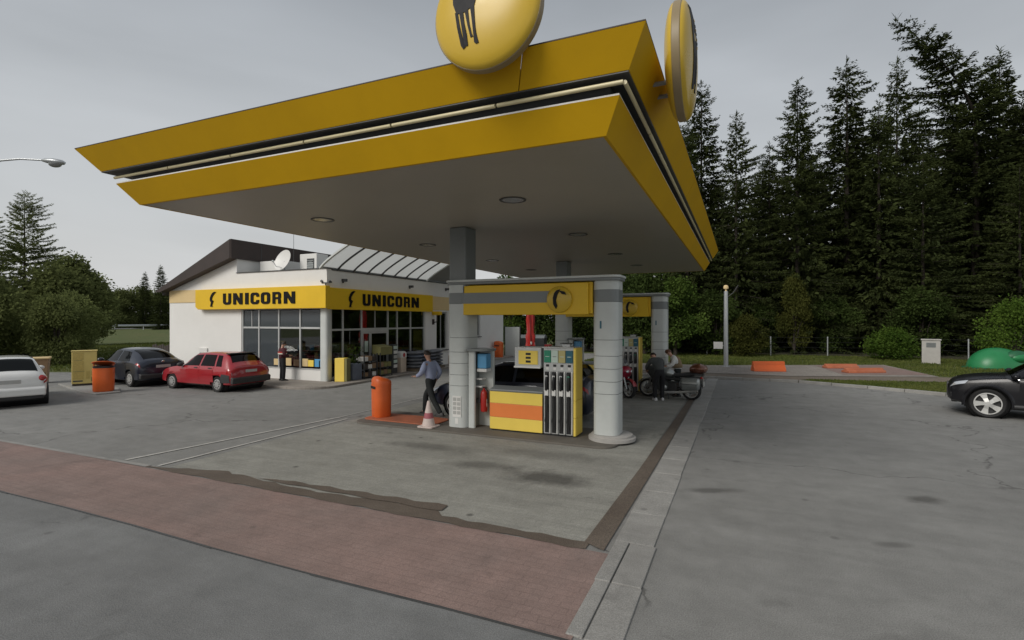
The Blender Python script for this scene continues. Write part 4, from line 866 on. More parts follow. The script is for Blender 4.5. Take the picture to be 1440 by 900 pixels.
# --- dark estate car at the near pump
st = [(-2.30, .45, .62, .78, .74, .95, .60), (-2.24, .32, .80, .90, .86, 1.08, .66), (-2.1, .26, .85, .98, .90, 1.16, .68), (-1.85, .24, .86, 1.0, .905, 1.42, .64), (-1.5, .23, .86, 1.0, .905, 1.475, .63), (-.6, .22, .86, .99, .905, 1.50, .62), (.1, .22, .86, .98, .90, 1.48, .62), (.45, .22, .86, .97, .90, 1.40, .625), (.85, .22, .86, .95, .89, 1.18, .64), (1.25, .23, .85, .93, .88, .98, .70), (1.7, .24, .84, .86, .86, .90, .68), (2.15, .28, .78, .70, .78, .75, .58), (2.30, .40, .62, .58, .62, .62, .46)]
def est_x(c, B):
    for s in (-1, 1):
        B.patch(-2.26, -2.05, -2.24, -2.1, 4.0, 5.0, s, .012).build('tail_light', 'tail_red', c, 0, True); B.patch(2.02, 2.24, 1.95, 2.15, 3.5, 4.8, s, .012).build('headlight', 'lens', c, 0, True)
        MB().tube([B.S(x, 7.2, s, .05) for x in np.linspace(-1.7, .1, 8)], .016, 6).build('roof_rail', 'dark_grey', c)
        B.patch(-1.6, 1.1, -1.6, 1.1, 2.35, 2.55, s, .014, 16, 1).build('sill_trim', 'chrome', c)
    mirror(c, .98, .97, 1.03, 'paint_navy2')
car('dark_blue_estate', 'dark blue estate car at the pump, half hidden by the near dispenser', 'car', (-5.6, 12.85, 0), R(180), st, 'paint_navy2', .325, (-1.38, 1.42), .79, wind=(1.15, .55, .9), rear=(-2.08, -1.85, .88), sides=((-.26, 1.02, -.26, .52), (-1.22, -.34, -1.18, -.34), (-1.98, -1.30, -1.72, -1.26)), doors=((-.30, .95), (-1.2, -.32)), style='alloy', hub='chrome_dull', ww=.22, extra=est_x)
# --- black SUV at the right edge
st = [(-2.54, .55, .70, .85, .80, 1.05, .66), (-2.46, .40, .88, 1.0, .93, 1.20, .74), (-2.2, .34, .95, 1.08, .98, 1.40, .74), (-1.8, .32, .97, 1.10, .99, 1.66, .68), (-1.0, .31, .97, 1.10, .99, 1.74, .66), (-.1, .31, .97, 1.09, .99, 1.74, .66), (.35, .31, .97, 1.09, .985, 1.64, .68), (.8, .31, .97, 1.08, .98, 1.34, .72), (1.15, .32, .965, 1.06, .975, 1.13, .80), (1.5, .33, .955, 1.02, .965, 1.10, .80), (1.95, .35, .92, .95, .93, 1.02, .76), (2.22, .38, .84, .86, .86, .92, .68), (2.32, .46, .70, .74, .72, .78, .56)]
def suv_x(c, B):
    for s in (-1, 1):
        B.patch(1.95, 2.25, 1.88, 2.16, 4.0, 5.1, s, .012).build('headlight', 'lens', c, 0, True); B.patch(-2.5, -2.2, -2.46, -2.3, 4.0, 5.2, s, .012).build('tail_light', 'tail_red', c, 0, True)
        for x in (-1.5, 1.5):       # flared arches
            ring = MB(); pr = []
            for k in range(19):
                t = R(-8+196*k/18); pr.append([(x+math.cos(t)*r_, s*y_, .38+math.sin(t)*r_) for r_, y_ in ((.455, .93), (.455, 1.005), (.49, 1.012), (.53, .985), (.53, .93))])
            ring.loft(pr).build('wheel_arch_flare', 'paint_black', c, 0, True)
        MB().tube([(-1.0, s*.98, .36), (1.0, s*.98, .36)], .05, 8).build('side_step', 'bumper', c)
    MB().ell((.98, 1.07, 1.14), (.09, .13, .085), 12, 8).build('mirror', 'paint_black', c, 0, True); MB().ell((.98, -1.07, 1.14), (.09, .13, .085), 12, 8).build('mirror', 'paint_black', c, 0, True)
    MB().box(.90, .95, 1.0, 1.16, 1.04, 1.08).build('mirror_trim', 'chrome', c, .01)
    for k in range(4): MB().box(2.29, 2.34, -.32+.16*k, -.20+.16*k, .46, .82).build('grille_bar', 'dark_grey', c, .01)
    for s in (-1, 1): MB().box(2.16, 2.26, s*.72-.12, s*.72+.12, .48, .62).build('air_intake', 'black', c, .02)
    MB().box(2.1, 2.24, -.7, .7, .34, .40).build('front_lip', 'bumper', c, .02)
hd = R(163); fx, fy = 6.02, 17.62
lx, ly = 1.50, .84
car('black_suv', 'black off-road car with five spoke alloy wheels at the right edge', 'car', (fx-(lx*math.cos(hd)-ly*math.sin(hd)), fy-(lx*math.sin(hd)+ly*math.cos(hd)), 0), hd, st, 'paint_black', .385, (-1.5, 1.5), .84, wind=(1.08, .42, .9), rear=(-2.18, -1.82, .88), sides=((-.30, .92, -.30, .45), (-1.25, -.38, -1.2, -.38), (-2.05, -1.33, -1.78, -1.29)), doors=((-.34, .90), (-1.15, -.36)), style='alloy', hub='chrome_dull', ww=.27, extra=suv_x, arch=.075)
# ------------------------------------------------------------------ motorcycles
def moto(name, label, loc, rz, main, accent, touring=True, lean=0):
    c = thing(name, label, 'motorcycle', loc, rz); 
    for x, nm in ((.73, 'wheel'), (-.71, 'wheel')):
        o = bpy.data.objects.new('wheel', None); COL.objects.link(o); o.parent = c; o.location = (x, 0, .31)
        wd = .06 if x > 0 else .085
        MB().lathe([(.235, -wd*.8), (.27, -wd), (.30, -wd*.7), (.312, 0), (.30, wd*.7), (.27, wd), (.235, wd*.8), (.235, -wd*.8)], 36, (0, 0, 0), 'y', False).build('tyre', 'rubber', o, 0, True)
        MB().ring2([(.245*math.cos(t), .245*math.sin(t)) for t in np.linspace(0, 2*math.pi, 33)[:-1]], [(.215*math.cos(t), .215*math.sin(t)) for t in np.linspace(0, 2*math.pi, 33)[:-1]], 'y', -.035, .035).build('rim', 'chrome_dull', o)
        sp = MB()
        for k in range(5):
            t = 2*math.pi*k/5; sp.tube([(0, 0, 0), (.22*math.cos(t), 0, .22*math.sin(t))], [.026, .016], 6)
        sp.build('spokes', 'silver_paint', o); MB().lathe([(.14, -.05), (.14, -.045), (.07, -.045), (.07, -.05)], 24, (0, 0, 0), 'y', False).build('brake_disc', 'steel', o); MB().lathe([(.05, -.07), (.05, .07)], 16, (0, 0, 0), 'y').build('hub', 'engine', o)
    for s in (-1, 1): MB().tube([(.73, s*.09, .31), (.62, s*.09, .60), (.52, s*.09, .88)], [.028, .03, .026], 8).build('fork', 'silver_paint', c, 0, True)
    MB().loft([[(.73+.34*math.cos(t)*q, y, .31+.34*math.sin(t)*q) for y, q in ((-.08, .98), (-.05, 1.04), (.05, 1.04), (.08, .98))] for t in np.linspace(R(20), R(150), 12)], False, False).build('front_mudguard', main, c, 0, True)
    MB().tube([(-.71, .11, .31), (-.2, .12, .36)], .04, 8).build('swing_arm', 'engine', c); MB().tube([(-.71, -.11, .31), (-.2, -.12, .36)], .04, 8).build('swing_arm', 'engine', c)
    e = MB().prism(rrect(-.28, .32, .20, .56, .1, 4), 'y', -.17, .17).build('engine_block', 'engine', c, .03)
    for s in (-1, 1): MB().lathe([(.11, 0), (.11, .06), (.08, .09), (.001, .095)] if s > 0 else [(.11, 0), (.11, -.06), (.08, -.09), (.001, -.095)], 18, (.12, s*.17, .38), 'y', False).build('cylinder_cover', 'silver_paint', e, 0, True)
    for s in (-1, 1): MB().tube([(.3, s*.13, .3), (.1, s*.2, .22), (-.4, s*.21, .25), (-.95, s*.22, .36)], [.03, .03, .045, .055], 10).build('exhaust', 'chrome_dull', c, 0, True)
    MB().tube([(.5, 0, .86), (.1, 0, .66), (-.35, 0, .64), (-.8, 0, .72)], .05, 8).build('frame', 'dark_grey', c)
    rings = [[(x, wq*math.cos(t), zc+hq*math.sin(t)) for t in np.linspace(0, 2*math.pi, 17)[:-1]] for x, wq, zc, hq in ((-.16, .10, .80, .10), (-.05, .16, .84, .14), (.15, .19, .87, .16), (.32, .16, .87, .14), (.45, .09, .85, .09))]
    MB().loft(rings).build('fuel_tank', main, c, 0, True)
    rings = [[(x, wq*math.cos(t), zc+hq*math.sin(t)) for t in np.linspace(0, 2*math.pi, 17)[:-1]] for x, wq, zc, hq in ((-.85, .10, .84, .05), (-.6, .17, .82, .07), (-.35, .17, .78, .07), (-.12, .12, .78, .06))]
    MB().loft(rings).build('seat', 'seat_cloth', c, 0, True)
    rings = [[(x, wq*math.cos(t), zc+hq*math.sin(t)) for t in np.linspace(0, 2*math.pi, 21)[:-1]] for x, wq, zc, hq in ((.22, .24, .70, .18), (.40, .30, .78, .24), (.58, .27, .86, .22), (.70, .17, .90, .13), (.78, .06, .90, .05))]
    f = MB().loft(rings).build('front_fairing', accent, c, 0, True)
    for s in (-1, 1):
        MB().loft([[(x, s*y, z) for z in (za, (za+zb)/2, zb)] for x, y, za, zb in ((.52, .22, .42, .82), (.36, .255, .30, .80), (.12, .25, .28, .66), (-.02, .235, .34, .54))], False, False).build('side_fairing', accent, c, 0, True)
        MB().tube([(.40, s*.06, 1.0), (.36, s*.2, 1.04), (.26, s*.36, 1.02)], .016, 8).build('handlebar', 'dark_grey', c, 0, True); MB().tube([(.32, s*.27, 1.035), (.24, s*.39, 1.015)], .022, 8).build('grip', 'rubber', c)
        MB().ell((.42, s*.36, 1.18), (.03, .085, .055), 10, 6).build('mirror', 'black', c, 0, True); MB().tube([(.36, s*.28, 1.04), (.42, s*.35, 1.15)], .009, 6).build('mirror_stem', 'dark_grey', c)
        MB().ell((.755, s*.07, .89), (.035, .06, .05), 10, 6).build('headlamp', 'lens', c, 0, True)
        MB().tube([(.02, s*.2, .30), (.02, s*.3, .30)], .015, 6).build('footpeg', 'rubber', c)
    MB().loft([[(.62-.16*t, y, .96+.36*t-abs(y)*.4) for y in np.linspace(-.20+.05*t, .20-.05*t, 9)] for t in np.linspace(0, 1, 6)], False, False).build('windshield', 'clear_glass', c, 0, True)
    MB().tube([(.05, .12, .3), (-.02, .22, .14), (-.06, .30, .01)], .016, 6).build('side_stand', 'dark_grey', c)
    MB().loft([[(-.71+.36*math.cos(t)*q, y, .33+.36*math.sin(t)*q) for y, q in ((-.11, .96), (-.06, 1.02), (.06, 1.02), (.11, .96))] for t in np.linspace(R(60), R(170), 9)], False, False).build('rear_mudguard', 'dark_grey', c, 0, True)
    MB().box(-1.06, -1.0, -.07, .07, .70, .78).build('tail_lamp', 'tail_red', c, .01); MB().box(-1.10, -1.085, -.09, .09, .46, .62).build('number_plate', 'plate', c)
    if touring:
        for s in (-1, 1):
            rings = [[(x, s*(.19+dy), zc+hh*zz) for dy, zz in ((0, -1), (.16*k, -.92), (.24*k, -.4), (.24*k, .45), (.15*k, .93), (0, 1))] for x, k, zc, hh in ((-1.02, .55, .56, .15), (-.97, .9, .55, .20), (-.75, 1.0, .54, .215), (-.5, .95, .54, .20), (-.43, .5, .54, .15))]
            MB().loft(rings).build('pannier', 'silver_paint', c, 0, True); MB().box(-1.0, -.46, s*.435-.006, s*.435+.006, .545, .56).build('pannier_seam', 'dark_grey', c)
        MB().loft([[(x, wq*math.cos(t), zc+hq*math.sin(t)) for t in np.linspace(0, 2*math.pi, 19)[:-1]] for x, wq, zc, hq in ((-1.20, .06, 1.02, .05), (-1.15, .19, 1.02, .12), (-1.0, .24, 1.03, .165), (-.8, .23, 1.03, .16), (-.68, .15, 1.0, .10))]).build('top_case', 'bronze_paint', c, 0, True)
        MB().box(-1.1, -.7, -.1, .1, .80, .87).build('rack', 'dark_grey', c)
    return c
moto('touring_motorcycle', 'silver touring motorcycle with panniers and bronze top case at far island', (-2.15, 17.70, 0), R(171), 'silver_paint', 'cloth_grey')
moto('red_motorcycle', 'red motorcycle parked beside the far dispenser behind the grey column', (-3.95, 17.55, 0), R(-38), 'paint_red', 'moto_red', touring=False)
# ------------------------------------------------------------------ people
def skinmesh(name, m, verts, edges, radii, parent, root=0, sub=2):
    me = bpy.data.meshes.new(name); me.from_pydata(verts, edges, [])
    ob = bpy.data.objects.new(name, me); COL.objects.link(ob); ob.parent = parent
    if not me.skin_vertices: 
        bm = bmesh.new(); bm.from_mesh(me); bm.verts.layers.skin.verify(); bm.to_mesh(me); bm.free()
    for i, d in enumerate(me.skin_vertices[0].data):
        r = radii[i]; d.radius = (r, r) if not hasattr(r, '__len__') else r; d.use_root = (i == root)
    sk = ob.modifiers.new('skin', 'SKIN'); sk.use_smooth_shade = True; sk.branch_smoothing = .4
    sb = ob.modifiers.new('sub', 'SUBSURF'); sb.levels = sub; sb.render_levels = sub
    dg = bpy.context.evaluated_depsgraph_get(); nm = bpy.data.meshes.new_from_object(ob.evaluated_get(dg)); bpy.data.objects.remove(ob)
    nm.materials.clear(); return link(name, nm, m, parent, 0, True)
def person(label, loc, rz, J, top, trousers, hair, shoes='shoe', skin='skin', belt=None, group=None, sc_=1.0):
    """J: joints in local metres, facing +x: pelvis, chest, neck, head, hands, feet."""
    p = thing('person', label, 'person', loc, rz, group); p.scale = (sc_,)*3
    V_ = lambda k: Vector(J[k])
    names = ['pelvis', 'waist', 'chest', 'neck', 'headb', 'headm', 'headt']
    vs = [V_(n) for n in names]; rd = [.105, .085, .095, .052, .065, .085, .06]; ed = [(i, i+1) for i in range(6)]
    def chain(start, pts, rs):
        last = start
        for q, r in zip(pts, rs): vs.append(Vector(q)); rd.append(r); ed.append((last, len(vs)-1)); last = len(vs)-1
        return last
    for s in ('l', 'r'):
        w_, h_ = V_('wr'+s), V_('ha'+s); wi = chain(2, [V_('sh'+s), V_('el'+s), w_, h_], [.045, .04, .03, .036])
        d = (h_-w_).normalized(); side = d.cross(Vector((0, 0, 1)) if abs(d.z) < .8 else Vector((1, 0, 0))).normalized(); dn = d.cross(side)
        for k, (off, ln) in enumerate(((-.033, .065), (-.011, .078), (.011, .072), (.033, .055))):     # four fingers, slightly curled
            chain(wi, [h_+side*off+d*.035, h_+side*off+d*(.035+ln*.6)+dn*.012, h_+side*off+d*(.035+ln)+dn*.032], [.010, .009, .008])
        chain(wi-1, [w_+d*.03-side*.035, w_+d*.07-side*.055+dn*.01], [.011, .009])                                        # thumb from the side of the palm
        chain(0, [V_('hi'+s), V_('kn'+s), V_('an'+s), V_('to'+s)], [.085, .06, .034, .022])
    body = skinmesh('body', skin, [tuple(v) for v in vs], ed, rd, p)
    hm, ht = V_('headm'), V_('headt'); up = (ht-V_('neck')).normalized(); fw = Vector(J.get('face', (1, 0, 0))).normalized()
    sd = up.cross(fw).normalized()
    MB().ell(hm+fw*.092-up*.01, (.018, .014, .024), 8, 6).build('nose', skin, body, 0, True)
    for q in (-1, 1):
        MB().ell(hm+fw*.078+sd*q*.033+up*.022, (.010, .012, .008), 8, 5).build('eye', 'black', body, 0, True); MB().ell(hm+sd*q*.088, (.02, .012, .03), 8, 5).build('ear', skin, body, 0, True)
    MB().ell(hm+fw*.083-up*.05, (.008, .026, .007), 8, 5).build('mouth', 'cloth_red', body)
    hc = hm+up*.03-fw*.018; a = MB().ell((0, 0, 0), (.103, .097, .102), 18, 10, -.25, 1)
    rotm = Matrix((tuple(fw), tuple(sd), tuple(up))).transposed().to_4x4(); a.rot(Matrix.Translation(hc) @ rotm).build('hair', hair, p, 0, True)
    # shirt or jacket
    vs = [V_('pelvis')*1.02-V_('waist')*.02, V_('waist'), V_('chest'), V_('neck')*.92+V_('chest')*.08]; rd = [(.185, .155), (.172, .145), (.195, .15), .082]; ed = [(0, 1), (1, 2), (2, 3)]
    for s in ('l', 'r'): chain(2, [V_('sh'+s), V_('el'+s), V_('el'+s)*.1+V_('wr'+s)*.9], [.098, .07, .054])
    tp = skinmesh('top', top, [tuple(v) for v in vs], ed, rd, p)
    vs = [V_('waist'), V_('pelvis')]; rd = [(.162, .135), (.175, .15)]; ed = [(0, 1)]
    for s in ('l', 'r'): chain(1, [V_('hi'+s), V_('kn'+s), V_('an'+s)+Vector((0, 0, -.045))], [.108, .082, .07])
    skinmesh('trousers', trousers, [tuple(v) for v in vs], ed, rd, p)
    for s in ('l', 'r'):
        a, t = V_('an'+s), V_('to'+s); d = (t-a); d.z = 0; d.normalize(); n = Vector((-d.y, d.x, 0)); z0 = J.get('sole'+s, 0.0)
        rings = []
        for u, wd, h in ((-.09, .028, .06), (-.07, .04, .09), (.0, .042, .10), (.08, .046, .07), (.15, .042, .055), (.19, .02, .03)):
            b_ = a+d*u; rings.append([(b_.x+n.x*q*wd, b_.y+n.y*q*wd, z0+hh) for q, hh in ((-1, 0.0), (1, 0.0), (1, h*.6), (.5, h), (-.5, h), (-1, h*.6))])
        MB().loft(rings).build('shoe', shoes, p, 0, True)
    return p, tp
def stand(h=1.75):
    k = h/1.75
    J = dict(pelvis=(0, 0, .93), waist=(0, 0, 1.07), chest=(0, 0, 1.33), neck=(.0, 0, 1.49), headb=(.02, 0, 1.55), headm=(.03, 0, 1.63), headt=(.02, 0, 1.71),
             shl=(0, .19, 1.41), ell=(-.03, .26, 1.14), wrl=(.06, .26, .90), hal=(.09, .25, .82), shr=(0, -.19, 1.41), elr=(-.03, -.26, 1.14), wrr=(.06, -.26, .90), har=(.09, -.25, .82),
             hil=(0, .10, .88), knl=(.02, .11, .50), anl=(-.01, .12, .09), tol=(.13, .14, .04), hir=(0, -.10, .88), knr=(.02, -.11, .50), anr=(-.01, -.12, .09), tor=(.13, -.14, .04))
    return {a: tuple(c*k for c in b) for a, b in J.items()}
# attendant reading the shop window, back half turned
J = stand(1.62); J.update(wrl=(.22, .20, 1.02), hal=(.29, .14, 1.04), wrr=(.22, -.20, 1.02), har=(.29, -.14, 1.04), headm=(.06, 0, 1.50), headt=(.05, 0, 1.58))
p, tp = person('person in maroon jacket with pale chest stripe standing before the shop window', (-17.32, 15.5, .09), R(70), J, 'cloth_maroon', 'cloth_black', 'hair')
MB().lathe([(.212, 0), (.214, .045), (.205, .048), (.203, 0)], 24, (0, 0, 1.10), 'z', False).rot(Matrix.Diagonal((.80, 1.0, 1, 1))).build('reflective_band', 'reflective', tp); MB().lathe([(.212, 0), (.212, .05), (.205, .05), (.203, 0)], 24, (0, 0, 1.155), 'z', False).rot(Matrix.Diagonal((.80, 1.0, 1, 1))).build('red_band', 'cloth_red', tp)
# man striding past the estate car towards the shop
J = stand(1.78); J.update(hil=(.02, .10, .90), knl=(-.14, .11, .50), anl=(-.44, .12, .15), tol=(-.33, .14, .05), knr=(.28, -.10, .55), anr=(.33, -.11, .09), tor=(.48, -.12, .04), chest=(.05, 0, 1.35), neck=(.09, 0, 1.51), headb=(.12, 0, 1.57), headm=(.15, 0, 1.65), headt=(.15, 0, 1.73), waist=(.02, 0, 1.09), shl=(.05, .19, 1.43), shr=(.05, -.19, 1.43),
    ell=(.12, .27, 1.16), wrl=(.33, .24, 1.06), hal=(.41, .22, 1.07), elr=(-.10, -.27, 1.17), wrr=(.05, -.27, .95), har=(.10, -.26, .87), solel=.05)
person('person in pale blue shirt and dark trousers striding between bin and dark car', (-7.66, 11.80, 0), R(172), J, 'cloth_blue', 'cloth_dark', 'hair')
# two riders at the touring motorcycle
J = stand(1.72); J.update(pelvis=(-.10, 0, .92), waist=(-.04, 0, 1.05), chest=(.17, 0, 1.24), neck=(.34, 0, 1.33), headb=(.39, 0, 1.37), headm=(.46, 0, 1.40), headt=(.52, 0, 1.45), face=(.75, 0, -.65), shl=(.2, .19, 1.28), shr=(.2, -.19, 1.28), ell=(.34, .26, 1.05), wrl=(.50, .2, .95), hal=(.57, .17, .92), elr=(.32, -.26, 1.03), wrr=(.44, -.22, .86), har=(.49, -.2, .79), hil=(-.1, .10, .88), hir=(-.1, -.10, .88), knl=(.02, .12, .5), knr=(.0, -.12, .5))
person('rider in dark grey jacket bending over the touring motorcycle', (-2.42, 17.10, 0), R(120), J, 'cloth_grey', 'cloth_black', 'hair', shoes='shoe_white', group='riders at the touring motorcycle')
J = stand(1.64); J.update(pelvis=(0, 0, .90), chest=(.10, 0, 1.26), neck=(.2, 0, 1.38), headb=(.24, 0, 1.43), headm=(.30, 0, 1.48), headt=(.33, 0, 1.55), face=(.9, 0, -.4), shl=(.1, .19, 1.32), shr=(.1, -.19, 1.32), ell=(.2, .27, 1.08), wrl=(.4, .2, 1.02), hal=(.47, .17, 1.02), elr=(.2, -.27, 1.08), wrr=(.4, -.2, 1.0), har=(.47, -.17, 1.0))
p, tp = person('brown haired rider in tan vest over white shirt behind the motorcycle seat', (-1.95, 18.22, 0), R(192), J, 'cloth_white', 'cloth_dark', 'hair_brown', group='riders at the touring motorcycle')
vv = [tuple(Vector(J['waist'])*.6+Vector(J['pelvis'])*.4), J['waist'], J['chest'], tuple(Vector(J['neck'])*.6+Vector(J['chest'])*.4)]
skinmesh('vest', 'cloth_tan', vv, [(0, 1), (1, 2), (2, 3)], [(.195, .165), (.19, .16), (.215, .165), .11], p)
# ------------------------------------------------------------------ bins, cone, cabinets
def bin_round(label, loc, rz, w_, h_, group='orange bins', closed=True):
    b = thing('waste_bin', label, 'bin', loc, rz, group); r = w_/2
    rings = [[(x*k, y*k, z) for x, y in rrect(-r*.88, r*.88, -r, r, r*.7, 5)] for z, k in ((0, .90), (.03, .97), (h_*.5, 1.0), (h_*.80, 1.0))]
    MB().loft(rings).build('bin_body', 'orange', b, 0, True)
    MB().loft([[(x*1.02, y*1.02, z) for x, y in rrect(-r*.88, r*.88, -r, r, r*.7, 5)] for z in (h_*.795, h_*.83)]).build('bin_band', 'orange', b, 0, True)
    if closed:
        MB().loft([[(x*k-sh, y*k, z+(x/r)*tl) for x, y in rrect(-r*.88, r*.88, -r, r, r*.7, 5)] for z, k, sh, tl in ((h_*.831, 1.0, 0, 0), (h_*.90, 1.0, 0, .03), (h_*.95, .93, .01, .05), (h_*.985, .75, .02, .05), (h_, .45, .03, .04))]).build('bin_hood', 'orange', b, 0, True)
        MB().box(r*.86, r*.90, -r*.55, r*.55, h_*.72, h_*.785).build('bin_slot', 'black', b)
    else:
        MB().loft([[(x*k, y*k, z+(x/r)*.10+.05) for x, y in rrect(-r*.88, r*.88, -r, r, r*.7, 5)] for z, k in ((h_*.93, 1.05), (h_*.955, 1.06))]).build('bin_lid', 'orange', b, .008)
        MB().loft([[(x*.95, y*.95, z) for x, y in rrect(-r*.88, r*.88, -r, r, r*.7, 5)] for z in (h_*.831, h_*.90)]).build('bin_throat', 'black', b)
        for s in (-1, 1): MB().box(-.03, .03, s*r*.9-.015, s*r*.9+.015, h_*.82, h_*.98).build('lid_hinge', 'orange', b)
    return b
bin_round('orange plastic bin with domed hood at the end of the near island', (-8.62, 10.9, .075), R(-120), .52, 1.02)
bin_round('orange bin with tilted open lid beside the yellow cabinet', (-20.80, 10.78, .06), R(-40), .62, 1.0, closed=False)
bin_round('far orange bin against the white shop side wall', (-14.95, 31.3, 0), R(-90), .62, 1.15)
MB((-21.9, 11.5, 0)).prism([(-24.6, 11.3), (-20.5, 10.2), (-20.2, 10.9), (-21.3, 11.9), (-24.2, 12.3)], 'z', -.05, .055)
b = MB(); b.prism([(-25.0, 11.35), (-21.3, 10.35), (-20.35, 10.3), (-20.2, 11.0), (-21.4, 11.6), (-24.6, 12.3)], 'z', -.05, .055); struct(b.build('bin_platform', 'kerb_concrete', None, .02))
y = thing('yellow_cabinet', 'tall pale yellow metal cabinet with printed panels left of the orange bin', 'cabinet', (-23.50, 11.52, .055), R(63))
MB().box(-.36, .36, -.28, .14, .0, .08).build('plinth', 'wine_box', y); MB().box(-.38, .38, -.30, .16, .08, 1.33).build('case', 'cabinet_yellow', y, .012); MB().box(-.40, .40, -.32, .18, 1.331, 1.36).build('top', 'cabinet_yellow', y, .008)
for (u0, u1, z0, z1, m) in ((-.34, -.02, 1.0, 1.28, 'print_yellow'), (-.34, -.02, .58, .96, 'print_yellow'), (-.34, -.02, .26, .54, 'print_yellow'), (.05, .16, .26, .56, 'print_yellow'), (.20, .34, .40, .56, 'print_yellow'), (.20, .33, .16, .32, 'olive'), (-.34, -.05, .16, .21, 'dark_grey'), (-.32, -.06, .975, .99, 'olive'), (-.34, .0, .55, .565, 'olive')):
    MB().box(u0, u1, -.304, -.3005, z0, z1).build('printed_panel', m, y)
b = thing('wooden_bin', 'brown bin with cream lid behind the white car', 'bin', (-26.4, 11.3, 0), R(60)); MB().prism([(-.30, 0), (.30, 0), (.36, 1.0), (-.36, 1.0)], 'y', -.3, .3).build('bin_body', 'cardboard', b, .01); MB().box(-.4, .4, -.34, .34, 1.0, 1.07).build('lid', 'cream', b, .02)
c = thing('traffic_cone', 'faded white traffic cone with red band beside the grey column', 'traffic cone', (-6.80, 10.36, .0505))
MB().prism(rrect(-.21, .21, -.21, .21, .06, 4), 'z', 0, .035).build('base', 'cone_white', c, .01)
for z0, z1, m in ((.035, .21, 'cone_white'), (.21, .34, 'cone_red'), (.34, .56, 'cone_white'), (.56, .62, 'cone_white')):
    rr = lambda z: .165-.135*(z/.62); MB().lathe([(rr(z0), z0), (rr(z1), z1)], 28, (0, 0, 0), 'z').build('cone_band', m, c, 0, True)
e = thing('fire_extinguisher', 'red fire extinguisher in the niche of the near grey column', 'fire extinguisher', (-5.58, 10.88, .42))
MB().lathe([(.001, 0), (.07, .0), (.082, .03), (.082, .42), (.06, .49), (.025, .52), (.025, .56)], 20).build('cylinder', 'red', e, 0, True); MB().box(-.03, .08, -.015, .015, .56, .585).build('lever', 'black', e); MB().tube([(.03, 0, .57), (.10, 0, .5), (.10, .0, .2)], .012, 6).build('hose', 'rubber', e); MB().box(.081, .084, -.03, .03, .12, .30).build('label_plate', 'white_plastic', e); MB().box(-.22, -.083, -.05, .05, .2, .3).build('wall_bracket', 'dark_grey', e)
e2 = copy_tree(e); e2.location.y += 7.75; e2['label'] = 'red fire extinguisher in the niche of the far grey column'
# closed red parasol behind the near pump
q = thing('closed_parasol', 'closed red parasol seen above the near pump display', 'parasol', (-10.0, 24.8, 0))
MB().cyl((0, 0, 0), (0, 0, 3.3), .025, n=8).build('pole', 'galv', q); MB().lathe([(.35, 0), (.35, .06), (.05, .1)], 24).build('base', 'concrete', q)
rings = []
for z, r_ in ((1.25, .24), (1.5, .20), (1.75, .24), (1.95, .17), (2.6, .20), (3.1, .15), (3.35, .02)):
    rings.append([(r_*(1+.22*math.cos(6*t+z))*math.cos(t), r_*(1+.22*math.cos(6*t+z))*math.sin(t), z) for t in np.linspace(0, 2*math.pi, 25)[:-1]])
MB().loft(rings).build('folded_canopy', 'red', q, 0, True)
for k in range(5): t = k*1.3; MB().box(.19*math.cos(t)-.05, .19*math.cos(t)+.05, .19*math.sin(t)-.05, .19*math.sin(t)+.05, 1.28+.06*(k % 3), 1.42+.06*(k % 3)).build('fringe', 'white_plastic', q)
# ------------------------------------------------------------------ goods outside the shop
q = thing('yellow_waste_bin', 'narrow yellow bin with green side standing at the shop corner', 'bin', (-14.95, 16.35, .09), R(20)); MB().box(-.2, .2, -.22, .2, 0, .95).build('bin_body', 'pump_yellow', q, .015); MB().box(.202, .30, -.2, .2, 0, .93).build('side_box', 'olive', q, .01); MB().ell((-.28, -.1, .10), (.09, .09, .10), 10, 6).build('wheel', 'rubber', q, 0, True)
def planter(label, loc, h, seed):
    t = thing('plant_stand', label, 'plant stand', loc, 0, 'plants at the shop entrance'); rnd = random.Random(seed)
    MB().box(-.22, .22, -.28, .28, 0, h*.5).build('trough', 'slate_box', t, .01); g = MB()
    for i in range(150):
        c = Vector((rnd.gauss(0, .14), rnd.gauss(0, .2), h*.5+rnd.random()*h*.55)); a = Vector((rnd.gauss(0, 1), rnd.gauss(0, 1), rnd.gauss(0, 1))).normalized()*.07; b_ = a.cross(Vector((rnd.random(), rnd.random(), 1))).normalized()*.03
        g.raw([c-a, c+b_, c+a, c-b_], [(0, 1, 2, 3)])
    g.build('foliage', 'leaves_mid', t); return t
planter('leafy plant stand inside the corner of display goods next to yellow bin', (-14.9, 17.0, .09), 1.35, 1)
def crate_rack(label, loc, n, mats, head):
    t = thing('display_rack', label, 'display rack', loc, 0, 'goods racks at the shop entrance')
    for s in (-.42, .42):
        for xx in (-.24, .24): MB().box(xx-.02, xx+.02, s-.02, s+.02, 0, 1.05).build('upright', 'dark_grey', t)
    for k in range(n):
        z = .06+.33*k; MB().box(-.25, .25, -.40, .40, z, z+.02).build('shelf', 'dark_grey', t)
        for j in range(3): MB().box(-.22, .22, -.39+.265*j, -.14+.265*j, z+.021, z+.20+.03*((j+k) % 2)).build('carton', mats[(j+k) % len(mats)], t, .01)
    if head: MB().prism([(-.2, 1.0), (.26, .95), (.26, 1.3), (-.2, 1.4)], 'y', -.42, .42).build('header_board', head, t, .01)
    return t
crate_rack('low rack of brown cartons left of the shop door', (-14.85, 17.75, .09), 3, ('cardboard', 'wine_box', 'white_plastic'), None)
crate_rack('olive fronted goods rack nearest the shop door', (-14.8, 18.75, .09), 2, ('olive', 'cardboard', 'olive'), 'olive')
